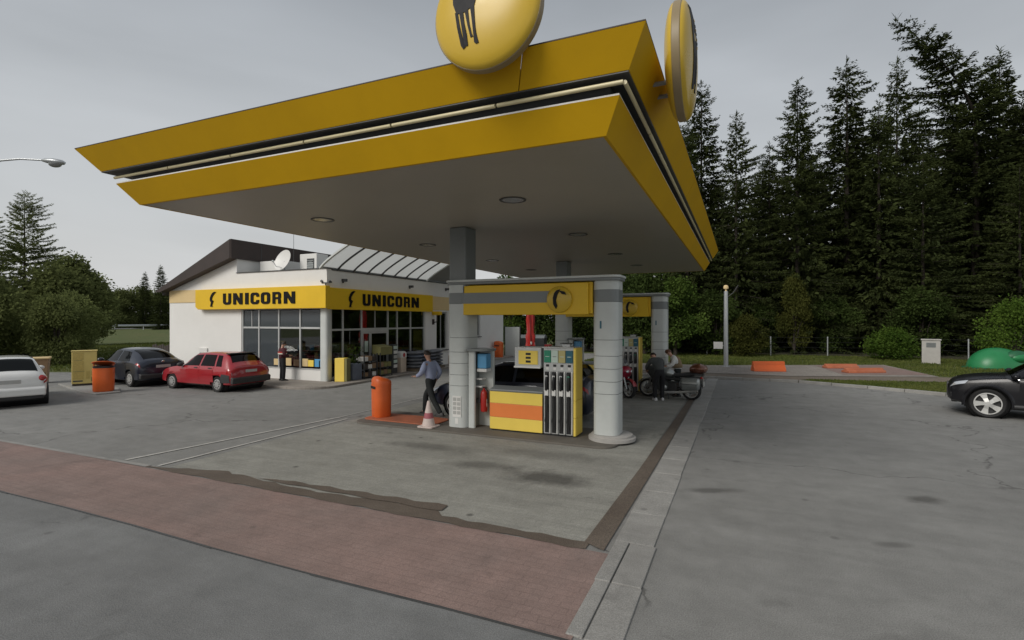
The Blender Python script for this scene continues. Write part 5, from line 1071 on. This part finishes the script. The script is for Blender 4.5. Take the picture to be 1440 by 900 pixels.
q = thing('cream_bin', 'small cream bin with red emblem beside the shop door', 'bin', (-15.0, 20.45, .09), R(5)); MB().prism(rrect(-.17, .17, -.24, .24, .05, 3), 'z', 0, .70).build('bin_body', 'cream_plastic', q, .01); MB().prism([(-.24, .70), (.24, .70), (.24, .92), (.1, 1.0), (-.1, 1.0), (-.24, .92)], 'x', -.17, .17).build('bin_hood', 'white_plastic', q, .01); MB().lathe([(.1, 0), (.1, .006)], 18, (.171, 0, .82), 'x').build('emblem', 'red', q)
q = thing('newspaper_stand', 'dark newspaper stand between shop door and cream bin', 'newspaper stand', (-15.1, 19.95, .09)); MB().box(-.14, .14, -.16, .16, 0, 1.35).build('case', 'dark_grey', q, .01)
for k in range(5): MB().box(.141, .16, -.14, .14, .25+.22*k, .40+.22*k).build('paper', ('white_plastic', 'pale_panel', 'plate')[k % 3], q)
def sack_stack(label, loc, nx, nz, m, seed):
    t = thing('sack_pallet', label, 'sack stack', loc, 0, 'goods stacked by the entrance'); rnd = random.Random(seed)
    MB().box(-.4, .4, -.62, .62, 0, .13).build('pallet', 'wood', t)
    for k in range(nz):
        for j in range(2):
            c = MB().ell((rnd.uniform(-.03, .03), -.31+.62*j+rnd.uniform(-.02, .02), .13+.09+.165*k), (.42, .32, .095), 16, 8); c.build('sack', m[rnd.randrange(len(m))], t, 0, True)
    return t
sack_stack('pallet of blue grey sacks right of the cream bin', (-14.75, 21.5, .09), 2, 5, ('slate_box', 'grey_bag'), 3)
sack_stack('pallet of grey sacks nearest the white pier', (-14.75, 22.8, .09), 2, 5, ('grey_bag', 'slate_box', 'grey_bag'), 5)
def inner_shelf(label, loc, ln, rz, mats, seed):
    t = thing('shop_shelf', label, 'shop shelf', loc, rz, 'goods behind the shop glass'); rnd = random.Random(seed)
    MB().box(-.25, .25, -ln/2, ln/2, 0, .08).build('plinth', 'dark_grey', t)
    for k in range(4):
        z = .1+.36*k; MB().box(-.22, .22, -ln/2, ln/2, z, z+.02).build('shelf', 'frame_grey', t); n = int(ln/.24)
        for j in range(n): MB().box(-.18, .18, -ln/2+.24*j+.02, -ln/2+.24*j+.22, z+.021, z+.16+rnd.random()*.14).build('packet', mats[rnd.randrange(len(mats))], t)
    return t
inner_shelf('shelf of red packets behind the glass left of the door', (-16.1, 17.6, .09), 2.0, 0, ('red_dark', 'red', 'red_dark', 'white_plastic'), 1)
inner_shelf('shelf of red packets behind the glass right of the door', (-16.1, 21.7, .09), 2.2, 0, ('red_dark', 'red', 'wine_box'), 2)
inner_shelf('shelf of mixed packets behind the front window', (-17.2, 16.9, .09), 2.2, R(90), ('cream', 'blue_panel', 'slate_box', 'red_dark', 'olive'), 3)
# ------------------------------------------------------------------ right hand side: post, barriers, cabinet, fence, green dome
q = thing('lamp_post', 'plain pale metal post with small lamp on top beyond the forecourt', 'lamp post', (-.70, 29.75, .1))
MB().tube([(0, 0, 0), (0, 0, 4.05)], [.12, .10], 16).build('pole', 'galv', q, 0, True); MB().box(-.2, .2, -.2, .2, 0, .04).build('base_plate', 'galv', q); MB().lathe([(.05, 4.05), (.05, 4.15), (.12, 4.17), (.13, 4.27), (.09, 4.36), (.001, 4.38)], 16).build('lamp_head', 'cream', q, 0, True); MB().tube([(.1, 0, 3.75), (.35, 0, 3.95), (.6, .0, 4.35)], .02, 6).build('stay', 'dark_grey', q)
MB().box(-.62, -.16, -.02, .02, .95, 1.32).build('sign_plate', 'white_plastic', q); MB().box(-.16, -.1, -.015, .015, 1.1, 1.14).build('sign_bracket', 'galv', q)
def barrier(label, loc, rz, l, h, m='orange'):
    t = thing('plastic_barrier', label, 'barrier', loc, rz, 'orange barriers on the sidewalk')
    MB().prism([(-.28, 0), (.28, 0), (.24, .12), (.12, h*.6), (.09, h), (-.09, h), (-.12, h*.6), (-.24, .12)], 'x', -l/2, l/2).build('barrier_body', m, t, .03)
    for k in (-1, 1): MB().cyl((k*l*.46, 0, h*.2), (k*l*.46, 0, h*.95), .06, n=10).build('joint', m, t)
    return t
barrier('orange plastic barrier standing right of the pale post', (1.25, 28.0, .1), R(20), 1.5, .48)
barrier('orange plastic barrier lying flat nearest the kerb by the black car', (5.35, 29.0, .106), R(30), 1.9, .22, 'orange_worn')
barrier('long low orange barrier behind the flat one', (4.75, 31.2, .106), R(22), 1.6, .22, 'orange_worn')
q = thing('utility_cabinet', 'grey concrete utility cabinet on the grass before the forest', 'utility cabinet', (10.1, 37.0, .075), R(-15)); MB().box(-.42, .42, -.3, .3, 0, 1.35).build('case', 'concrete', q, .02); MB().box(-.46, .46, -.34, .34, 1.351, 1.42).build('roof', 'concrete', q, .01); MB().box(-.22, .22, -.31, -.301, .95, 1.22).build('vent', 'mid_grey', q)
for k in range(5): MB().box(-.2, .2, -.316, -.311, .97+.05*k, .985+.05*k).build('vent_slat', 'dark_grey', q)
q = thing('green_plastic_dome', 'big green moulded plastic dome with side opening behind the black car', 'plastic dome', (12.2, 34.8, .075), R(25))
rings = []
for i in range(11):
    t = i/10*math.pi*.5; rings.append([(1.45*math.cos(t)*math.cos(a)*(1+.10*math.cos(a)), .95*math.cos(t)*math.sin(a), 1.08*math.sin(t)) for a in np.linspace(0, 2*math.pi, 33)[:-1]])
MB().loft(rings).build('shell', 'green_plastic', q, 0, True)
MB().ell((.55, -.60, .62), (.62, .34, .34), 18, 10).build('opening_rim', 'green_dark', q, 0, True); MB().ell((.55, -.73, .58), (.5, .26, .25), 18, 10).build('inner_moulding', 'green_plastic', q, 0, True); MB().lathe([(1.50, 0), (1.5, .06), (1.44, .07)], 40).rot(Matrix.Diagonal((1.06, .66, 1, 1))).build('skirt', 'green_dark', q)
f = thing('wire_fence', 'thin wire fence with pale posts along the forest edge', 'fence', (6, 41, .09)); F0 = (6, 41, .09)
pts = [(-2.2, 39.6), (1.95, 40.3), (5.5, 41.1), (9.4, 41.6), (12.6, 39.5), (15.8, 38.2), (19, 37), (22.5, 36)]
for a in pts: MB(F0).cyl((a[0], a[1], .05), (a[0], a[1], 1.45), .04, n=8).build('post', 'galv', f)
for a, b in zip(pts[:-1], pts[1:]):
    for z in (.35, .7, 1.05, 1.38): MB(F0).cyl((a[0], a[1], z), (b[0], b[1], z), .0035, n=4).build('wire', 'dark_grey', f)
# ------------------------------------------------------------------ behind the station
q = thing('side_gate', 'grey metal gate closing the yard at the far end of the shop', 'gate', (-15.0, 33.3, 0)); MB().box(-.4, .75, -.04, .04, .05, 2.1).build('panel', 'light_grey', q, .01)
for xx in (-.42, .75, 1.4): MB().box(xx, xx+.06, -.05, .05, 0, 2.2).build('post', 'dark_grey', q)
q = thing('waste_container', 'dark grey waste container in front of the hedge behind the station', 'waste container', (-15.0, 37.2, 0), R(10)); MB().prism([(-.55, .15), (.55, .15), (.68, 1.2), (-.68, 1.2)], 'x', -1.2, 1.2).build('tub', 'dark_grey', q, .03); MB().prism([(-.70, 1.202), (.70, 1.202), (.5, 1.38), (0, 1.45), (-.5, 1.38)], 'x', -1.22, 1.22).build('lid', 'mid_grey', q, .02)
for xx in (-.9, .9):
    for yy in (-.4, .4): MB().cyl((xx, yy-.04, .08), (xx, yy+.04, .08), .08, n=10).build('castor', 'rubber', q)
q = thing('red_hydrant_box', 'small red box beside the dark waste container', 'red box', (-13.2, 36.3, 0)); MB().box(-.22, .22, -.2, .2, 0, .7).build('case', 'red', q, .02); MB().box(-.25, .25, -.23, .23, .701, .76).build('lid', 'red_dark', q, .01)
# ------------------------------------------------------------------ left background
q = thing('street_lamp', 'curved arm street lamp at the upper left edge', 'street lamp', (-29.9, 10.75, 0))
d = Vector((.914, .407)); P_ = lambda s_, z: (d.x*s_, d.y*s_, z)
MB().tube([P_(0, 0), P_(0, 4), P_(0, 8.2), P_(.08, 8.8), P_(.4, 9.22), P_(.95, 9.45), P_(1.8, 9.52), P_(2.9, 9.46)], [.10, .085, .065, .055, .05, .045, .04, .04], 12).build('pole', 'galv', q, 0, True)
lh = MB().loft([[(*(Vector(P_(s_, z))+Vector((-d.y*wv*math.cos(t), d.x*wv*math.cos(t), hh*math.sin(t)))),) for t in np.linspace(0, 2*math.pi, 17)[:-1]] for s_, z, wv, hh in ((2.75, 9.46, .06, .05), (2.95, 9.44, .16, .10), (3.3, 9.40, .20, .13), (3.6, 9.37, .17, .10), (3.72, 9.36, .06, .04))]).build('lamp_head', 'galv', q, 0, True)
MB().ell((d.x*3.3, d.y*3.3, 9.30), (.28, .22, .14), 16, 8, -1, 0).build('lamp_bowl', 'lamp_glass', lh, 0, True)
g = thing('guard_rail', 'grey steel guard rail along the far raised road', 'guard rail', (-88, 50, 1.1)); G0 = (-88, 50, 1.1)
def rl(y): return -81.5-.05*(y-30)
for y0 in range(0, 110, 4):
    MB(G0).cyl((rl(y0), y0, 1.0), (rl(y0), y0, 1.85), .06, n=6).build('post', 'galv', g)
    for z in (1.62,): MB(G0).hexa([(rl(y0)+.06, y0, z), (rl(y0)+.10, y0, z+.15), (rl(y0)+.06, y0, z+.31), (rl(y0)+.03, y0, z+.15)], [(rl(y0+4)+.06, y0+4, z), (rl(y0+4)+.10, y0+4, z+.15), (rl(y0+4)+.06, y0+4, z+.31), (rl(y0+4)+.03, y0+4, z+.15)]).build('rail', 'galv', g)
f = thing('board_fence', 'short dark board fence left of the shop wall', 'fence', (-28.0, 17.6, 0)); 
for k in range(14): MB().box(-1.4+.2*k, -1.4+.2*k+.17, -.02, .02, .05, 1.25+.05*math.sin(k*2.1)).build('board', 'wine_box', f)
for z in (.3, .95): MB().box(-1.45, 1.45, .022, .06, z, z+.08).build('rail', 'wine_box', f)
# ------------------------------------------------------------------ vegetation
def quads_mesh(name, V4):     # V4: (n,4,3)
    n = len(V4); me = bpy.data.meshes.new(name); me.vertices.add(n*4); me.loops.add(n*4); me.polygons.add(n)
    me.vertices.foreach_set('co', V4.reshape(-1).astype(np.float32)); me.loops.foreach_set('vertex_index', np.arange(n*4, dtype=np.int32))
    me.polygons.foreach_set('loop_start', np.arange(0, n*4, 4, dtype=np.int32)); me.polygons.foreach_set('loop_total', np.full(n, 4, dtype=np.int32)); me.update(); me.validate(); return me
def slivers(p, d, ln, wd, rng, nrm=None):   # diamond leaves from base p along d
    n = len(p); r = rng.normal(size=(n, 3)); s = np.cross(d, r); s /= np.linalg.norm(s, axis=1)[:, None]+1e-9
    ln = ln[:, None]; wd = wd[:, None]
    return np.stack([p, p+d*ln*.45+s*wd, p+d*ln, p+d*ln*.45-s*wd], 1)
def spruce_crown(seed, H, Rm, start=.05, dens=1.0, droop=.5, bend=0, sparse=0, whorl=.42, lopside=.22):
    rng = np.random.default_rng(seed); P, D, LN, WD = [], [], [], []; limbs = MB()
    tr = lambda q: np.array([bend*max(0, q/H-.70)**1.4*4, 0, -.10*abs(bend)*max(0, q/H-.80)**1.2*4])
    nb = int(H/whorl*6.2); us = np.sort(rng.random(nb)**1.12); az = 0.0
    for i, f in enumerate(us):
        f = start+(.985-start)*f; z = H*f+rng.normal(0, .12); az += 2.39996+rng.normal(0, .35)
        if rng.random() < sparse: continue
        Lmax = Rm*min(1, (1-f)**.66*1.05+.03)*(.80+.20*min(1, f/.25))*(1+.16*math.sin(f*23+seed*1.7)*math.sin(az*2+seed))
        L_ = Lmax*rng.uniform(.55, 1.10)*(1+lopside*math.cos(az-seed)); 
        if rng.random() < .07: L_ *= 1.25
        m = max(4, int(L_/.075*dens)); t = np.sqrt(np.linspace(.03, 1, m)); rise = .55*f-.18-droop*.30*(1-f)
        bow = rng.normal(0, .22); aa0 = az+bow*t
        zz = z+L_*(rise*t-.30*droop*t*t*(1-.5*f)+.16*t**3); base = tr(z)
        bx = np.stack([base[0]+L_*t*np.cos(aa0), base[1]+L_*t*np.sin(aa0), base[2]+zz], 1)
        if L_ > 1.2 and rng.random() < .5: limbs.tube([tuple(bx[0]), tuple(bx[m//2]), tuple(bx[int(m*.8)])], [.014+.007*L_, .010+.004*L_, .006], 3, False)
        for kind in (-1, 1, 2, 3):
            k = m; sz = (.16+.26*(1-t)*min(1, L_/2))*(.7+.6*rng.random(k))
            if kind in (-1, 1): aa = aa0+kind*rng.uniform(.45, 1.2, k); el = rng.uniform(-.6, .15, k)
            elif kind == 2: aa = aa0+rng.normal(0, 1.0, k); el = rng.uniform(-1.45, -.7, k); sz *= (.7+.9*droop*(1-f))
            else: aa = aa0+rng.normal(0, .45, k); el = rng.uniform(-.25, .75, k)
            d = np.stack([np.cos(aa)*np.cos(el), np.sin(aa)*np.cos(el), np.sin(el)], 1)
            P.append(bx+rng.normal(0, .05, bx.shape)); D.append(d); LN.append(sz); WD.append(.018+.095*sz*rng.uniform(.6, 1.3, k))
    k = int(H*70); zz = H*(start+(.93-start)*rng.random(k)); aa = rng.uniform(0, 6.28, k); el = rng.uniform(-1.2, .3, k); fr = (1-zz/H)**.66
    pp = np.array([tr(q) for q in zz]); pp[:, 2] += zz; rad = np.sqrt(rng.random(k))*Rm*.55*fr
    pp[:, 0] += rad*np.cos(aa); pp[:, 1] += rad*np.sin(aa); P.append(pp); D.append(np.stack([np.cos(aa)*np.cos(el), np.sin(aa)*np.cos(el), np.sin(el)], 1)); LN.append(.25+.6*fr*rng.random(k)); WD.append(.05+.16*fr*rng.random(k))
    k = int(H*16); zz = H*(start+(.98-start)*rng.random(k)**.9); aa = rng.uniform(0, 6.28, k); el = rng.uniform(-.6, .6, k); fr = 1-zz/H
    pp = np.array([tr(q) for q in zz]); pp[:, 2] += zz; rad = rng.random(k)*Rm*.30*fr
    pp[:, 0] += rad*np.cos(aa); pp[:, 1] += rad*np.sin(aa); P.append(pp); D.append(np.stack([np.cos(aa)*np.cos(el), np.sin(aa)*np.cos(el), np.sin(el)], 1)); LN.append(.18+.5*fr*rng.random(k)); WD.append(.03+.09*fr*rng.random(k))
    k = 16; el = rng.uniform(.4, 1.5, k); aa = rng.uniform(0, 6.28, k)
    P.append(np.tile(tr(H)+[0, 0, H-.35], (k, 1))+rng.normal(0, .03, (k, 3))*[1, 1, 7]); D.append(np.stack([np.cos(aa)*np.cos(el), np.sin(aa)*np.cos(el), np.sin(el)], 1)); LN.append(rng.uniform(.2, .5, k)); WD.append(np.full(k, .03))
    V4 = slivers(np.concatenate(P), np.concatenate(D), np.concatenate(LN), np.concatenate(WD), rng)
    trunk = MB(); zs = np.linspace(0, H*.97, 12); trunk.tube([tuple(tr(q)+[0, 0, q]) for q in zs], [max(.015, (.009*H)*(1-q/H)+.012) for q in zs], 8)
    trunk.raw(limbs.v, limbs.f); return V4, trunk
def make_tree(name, label, cat, V4, trunk, leafm, loc, rz=0, s=(1, 1, 1), group=None, barkm='bark_dark'):
    t = thing(name, label, cat, loc, rz, group); t.scale = s
    link('crown', quads_mesh('crown', V4), leafm, t); trunk.build('trunk', barkm, t, 0, True); return t
def leaf_crown(seed, H, R_, base, n, leaf=.12, lobes=14, flat=1.0, gap=.35):
    rng = np.random.default_rng(seed); C = []
    for i in range(lobes):
        a = rng.uniform(0, 6.28); u = rng.uniform(0, 1)**.6; zz = base+(H-base)*rng.uniform(.12, .95); prof = math.sin(math.pi*min(1, max(.12, ((zz-base)/(H-base))*.85+.12)))
        C.append((R_*.78*u*prof*math.cos(a), R_*.78*u*prof*math.sin(a)*flat, zz, R_*rng.uniform(.22, .46)))
    C = np.array(C); w_ = C[:, 3]**2; idx = rng.choice(len(C), n, p=w_/w_.sum()); c = C[idx]
    d = rng.normal(size=(n, 3)); d /= np.linalg.norm(d, axis=1)[:, None]; rad = c[:, 3]*(1-gap*rng.random(n)**1.5)*(1+.18*rng.normal(size=n))
    p = c[:, :3]+d*rad[:, None]*[1, 1, .8]
    p[:, 2] = np.maximum(p[:, 2], base*.6+.03)
    dd = d*.6+rng.normal(size=(n, 3))*.7; dd[:, 2] -= .15; dd /= np.linalg.norm(dd, axis=1)[:, None]; l = leaf*rng.uniform(.6, 1.5, n)
    V4 = slivers(p, dd, l, l*.32, rng); trunk = MB()
    trunk.tube([(0, 0, -.05), (.03*H*.1, 0, H*.25), (0, .02*H*.1, H*.6)], [.022*H+.02, .016*H+.012, .012], 7)
    for i in range(min(lobes, 12)): trunk.tube([(0, 0, base*.6+.1+.2*(H-base)*i/lobes), tuple(C[i, :3]*[.5, .5, .7]+[0, 0, .15*base]), tuple(C[i, :3])], [.010*H+.008, .007*H+.005, .006], 5)
    return V4, trunk
# spruce prototypes, each with its own outline
SP = {'a': spruce_crown(1, 22, 4.0, .03, 1.0, .6), 'b': spruce_crown(2, 22, 3.5, .04, 1.0, .85, whorl=.38), 'c': spruce_crown(5, 22, 4.4, .02, .95, .5, whorl=.44), 'bent': spruce_crown(9, 24, 4.0, .03, 1.05, .55, bend=-5.4, whorl=.32), 'thin': spruce_crown(12, 22, 3.0, .05, .9, 1.0, sparse=.08, whorl=.46), 'larch': spruce_crown(31, 22, 5.6, .03, .9, .3, sparse=.05, whorl=.42)}
PROTO = {}
def put_spruce(k, x, y, H, rz, label, group, wide=1.0, leafm='spruce_needles', name='spruce_tree', cat='tree'):
    key = (k, leafm)
    if key not in PROTO: t = make_tree(name, label, cat, *SP[k], leafm, (x, y, 0), rz, group=group); PROTO[key] = t
    else: t = copy_tree(PROTO[key]); t.name = name; t['label'] = label; t['group'] = group
    h0 = 24 if k == 'bent' else 22; s = H/h0; t.location = (x, y, .05); t.rotation_euler = (0, 0, rz); t.scale = (s*wide*1.12, s*wide*1.12, s); return t
FG = 'front row spruces of the forest'
put_spruce('b', -3.9, 43.2, 18.6, .3, 'shorter spruce directly right of the canopy corner, leftmost of the forest', FG, 1.05)
put_spruce('a', -3.0, 46.0, 22.6, 1.3, 'tall spruce rising beside the edge-on round sign disc', FG, 1.0)
put_spruce('c', -.3, 44.2, 19.0, 2.0, 'spruce behind the pale lamp post', FG, .9)
put_spruce('thin', 2.3, 49.5, 17.8, 2.6, 'narrow low spruce in the dark gap right of the lamp post', FG, 1.0)
put_spruce('a', 4.2, 47.0, 21.8, 4.0, 'spruce with even pointed top, second peak right of the canopy', FG, 1.0)
put_spruce('b', 8.0, 49.6, 24.0, 5.0, 'tall pointed spruce above the low round bush', FG, 1.15)
put_spruce('thin', 9.9, 48.3, 19.6, .9, 'slim spruce in front of the pointed one, right of it', FG, 1.2)
put_spruce('c', 12.6, 55.0, 25.6, 1.9, 'sparse topped spruce left of the wind-bent tree', FG, .8)
put_spruce('bent', 16.9, 51.6, 26.6, R(24), 'tallest dark spruce with its crown bent over to the left', FG, 1.25)
put_spruce('b', 19.4, 54.6, 24.8, .4, 'pointed spruce right of the wind-bent tree', FG, 1.1)
put_spruce('a', 21.0, 52.6, 22.0, 3.3, 'spruce filling the right picture edge above the black car', FG, 1.1)
put_spruce('c', 17.6, 46.5, 13.5, 3.0, 'young spruce in the right corner of the forest', FG, 1.1)
put_spruce('c', 12.4, 47.2, 15.0, .2, 'broad lower spruce above the utility cabinet', FG, 1.2)
rnd = random.Random(11)
BG = 'dark spruces deeper in the forest'
for i, (x, y, H) in enumerate([(-10, 49, 17), (-7, 52, 18), (-1.5, 53, 17), (1.8, 55, 18.5), (5.8, 54, 19), (6.5, 60, 20), (10, 58, 21), (11.2, 63, 22), (15, 60, 23), (18.5, 61, 23), (22.5, 60, 24), (25, 58, 24), (28, 60, 25), (31, 62, 24), (-5, 58, 18), (0, 61, 19), (3.8, 62, 20), (14, 66, 24), (20, 67, 25), (26, 68, 26), (8, 67, 22), (-12, 56, 17), (-3, 66, 20), (2, 68, 21), (33, 57, 23), (27, 52, 22), (24.5, 47.5, 19)]):
    put_spruce(rnd.choice('abc'), x+rnd.uniform(-.5, .5), y, H*rnd.uniform(.9, 1.0), rnd.uniform(0, 6), 'dark spruce deeper in the forest behind the front row', BG, rnd.uniform(1.05, 1.3))
# left: larches and pines beyond the parked cars
LG = 'conifers at the left edge'
put_spruce('larch', -45.9, 18.9, 11.6, 1.0, 'tall light green larch with ragged top at the left edge', LG, 1.1, 'larch_needles', 'larch_tree')
put_spruce('larch', -44.3, 16.0, 9.8, 2.0, 'lower larch cut by the left picture edge', LG, 1.2, 'larch_needles', 'larch_tree')
put_spruce('larch', -49.0, 21.9, 7.8, 2.5, 'small larch right of the tall ragged one', LG, 1.2, 'larch_needles', 'larch_tree')
put_spruce('b', -90.5, 53.0, 10.6, 1.0, 'small far pointed conifer left of the shop roof eave, left of the pair', 'pair of far conifers', 1.0)
put_spruce('b', -83.0, 50.9, 11.2, 4.0, 'far pointed conifer nearest the shop roof eave', 'pair of far conifers', 1.0)
LC = {'tall': leaf_crown(21, 7, 2.6, .4, 12000, .20, 34, gap=.5), 'round': leaf_crown(22, 4, 2.4, .15, 10000, .15, 30, gap=.5), 'bush': leaf_crown(23, 2, 1.6, .05, 7000, .11, 24, gap=.5), 'hedge': leaf_crown(24, 6, 2.9, .1, 13000, .20, 40, gap=.55), 'spiky': leaf_crown(25, 3, 1.5, .1, 7000, .15, 18, gap=.7)}
LP = {}
def put_leaf(k, x, y, H, rz, label, group, m, wide=1.0, name='leafy_tree', cat='tree'):
    h0 = {'tall': 7, 'round': 4, 'bush': 2, 'hedge': 6, 'spiky': 3}[k]
    if (k, m) not in LP: t = make_tree(name, label, cat, *LC[k], m, (x, y, 0), rz, group=group); LP[(k, m)] = t
    else: t = copy_tree(LP[(k, m)]); t.name = name; t['label'] = label; t['group'] = group
    s = H/h0; t.location = (x, y, .06 if x > -20 else 0); t.rotation_euler = (0, 0, rz); t.scale = (s*wide, s*wide, s); return t
HB = 'leafy bushes behind the station'
put_leaf('hedge', -18.6, 41.6, 6.2, .3, 'leafy tree behind the shop, left of the red parasol', HB, 'leaves_mid')
put_leaf('hedge', -15.0, 43.0, 6.4, 1.3, 'leafy tree straight behind the closed red parasol', HB, 'leaves_dark')
put_leaf('hedge', -11.8, 42.4, 6.2, 2.3, 'dark leafy tree seen under the near gate lintel', HB, 'leaves_dark')
put_leaf('tall', -9.0, 40.8, 6.4, 3.3, 'leafy tree behind the far gate frame', HB, 'leaves_dark', 1.1)
put_leaf('hedge', -6.4, 38.2, 6.0, 4.3, 'bushy leafy tree between the two gate columns', HB, 'leaves_dark')
put_leaf('tall', -4.2, 37.8, 5.4, 5.3, 'leafy tree right of the far gate column', HB, 'leaves_mid', 1.1)
put_leaf('hedge', -1.6, 39.4, 4.4, .8, 'dark rounded bush left of the pale lamp post', HB, 'leaves_dark', 1.0)
put_leaf('round', .35, 38.8, 2.7, 1.8, 'olive green round bush right behind the lamp post', HB, 'leaves_olive', .9, 'round_bush', 'bush')
put_leaf('tall', 3.6, 42.6, 5.6, 2.8, 'lighter green sapling between the fence posts', HB, 'leaves_olive', .65)
put_leaf('bush', 8.9, 39.6, 1.85, 3.8, 'bright low bush left of the utility cabinet', HB, 'leaves_bright', 1.25, 'low_bush', 'bush')
put_leaf('round', 14.8, 39.6, 3.5, 4.8, 'bright leafy bush above the black car', HB, 'leaves_bright', .9, 'round_bush', 'bush')
put_leaf('hedge', 6.5, 45.0, 4.2, 5.8, 'dark undergrowth bush below the pointed spruce', HB, 'leaves_dark', 1.0, 'round_bush', 'bush')
put_leaf('hedge', 11.6, 44.4, 4.6, .6, 'dark undergrowth bush behind the utility cabinet', HB, 'leaves_dark', 1.0, 'round_bush', 'bush')
put_leaf('hedge', 1.4, 44.0, 3.6, 1.1, 'dark undergrowth bush behind the olive one', HB, 'leaves_dark', 1.0, 'round_bush', 'bush')
put_leaf('hedge', 17.5, 43.0, 4.4, 2.1, 'dark undergrowth bush at the right edge of the forest', HB, 'leaves_dark', 1.0, 'round_bush', 'bush')
LB = 'bushes and trees at the left'
put_leaf('hedge', -39.0, 14.2, 5.4, .4, 'dark dense bush behind the white car at the left edge', LB, 'leaves_left', 1.0, 'round_bush', 'bush')
put_leaf('hedge', -36.2, 16.4, 3.9, 1.4, 'dark low bush between white car and yellow cabinet', LB, 'leaves_left', .95, 'round_bush', 'bush')
put_leaf('hedge', -42.0, 19.0, 6.0, 2.4, 'mid green bush right of the larches', LB, 'leaves_left', 1.1, 'round_bush', 'bush')
put_leaf('hedge', -38.5, 18.4, 4.2, .9, 'rounded dark bush above the yellow cabinet', LB, 'leaves_left', .9, 'round_bush', 'bush')
put_leaf('tall', -52.5, 25.0, 8.0, 3.4, 'loose crowned tree right of the larch group', LB, 'leaves_left', 1.0)
put_leaf('tall', -61.0, 30.0, 7.4, 4.4, 'rounded tree where the left bushes end', LB, 'leaves_left', 1.2)
row = [(-99, 38, 8.0), (-101, 42.5, 7.6), (-102, 47, 8.2), (-102.5, 51.5, 7.4), (-103, 56, 8.0), (-104, 60.5, 8.4), (-105, 65, 8.2), (-106, 69.5, 8.0), (-98, 33.5, 8.4), (-97, 29, 8.8), (-96, 24, 9), (-107, 74, 8.4)]
for i, (x, y, H) in enumerate(row):
    put_leaf('hedge' if i % 2 else 'tall', x, y, H, i*1.7, 'leafy tree in the far row beyond the guard rail', 'far row of trees beyond the road', 'leaves_left', 1.25)
# grass on the verge and the lawn
rng = np.random.default_rng(4)
def grass(name, label, poly, n, h, z, size=.05):
    px = np.array(poly); lo = px.min(0); hi = px.max(0); pts = []
    while sum(len(q) for q in pts) < n:
        q = rng.uniform(lo, hi, (n*2, 2)); inside = np.zeros(len(q), bool); j = len(px)-1
        for i in range(len(px)):
            c = ((px[i, 1] > q[:, 1]) != (px[j, 1] > q[:, 1])) & (q[:, 0] < (px[j, 0]-px[i, 0])*(q[:, 1]-px[i, 1])/(px[j, 1]-px[i, 1]+1e-9)+px[i, 0]); inside ^= c; j = i
        pts.append(q[inside])
    q = np.concatenate(pts)[:n]; p = np.concatenate([q, np.full((n, 1), z)], 1); d = rng.normal(size=(n, 3))*.45; d[:, 2] = 1; d /= np.linalg.norm(d, axis=1)[:, None]
    l = h*rng.uniform(.5, 1.4, n); o = link(name, quads_mesh(name, slivers(p, d, l, np.full(n, size*.35), rng)), 'grass_blades'); stuff(o); o['label'] = label; o['category'] = 'grass'; return o
grass('verge_grass', 'short grass on the verge along the curved kerb', [(2.3, 24.35), (4.5, 23.4), (6.5, 22.15), (9, 20.5), (14, 17.8), (18, 20), (14, 26.3), (8.5, 26.1), (2.7, 24.9)], 30000, .07, .07, .05)
grass('lawn_grass', 'mown grass between the sidewalk and the forest', [(-8.9, 30.1), (-1.5, 30.4), (7.3, 34.6), (8.1, 28.4), (14, 28.6), (22, 28), (24, 36), (10, 42), (-8, 40)], 40000, .10, .07, .07)
grass('left_grass', 'grass slope beyond the parked cars on the left', [(-26, 17), (-33, 13.6), (-55, 14), (-62, 30), (-60, 45), (-27, 33)], 30000, .14, -.03, .10)
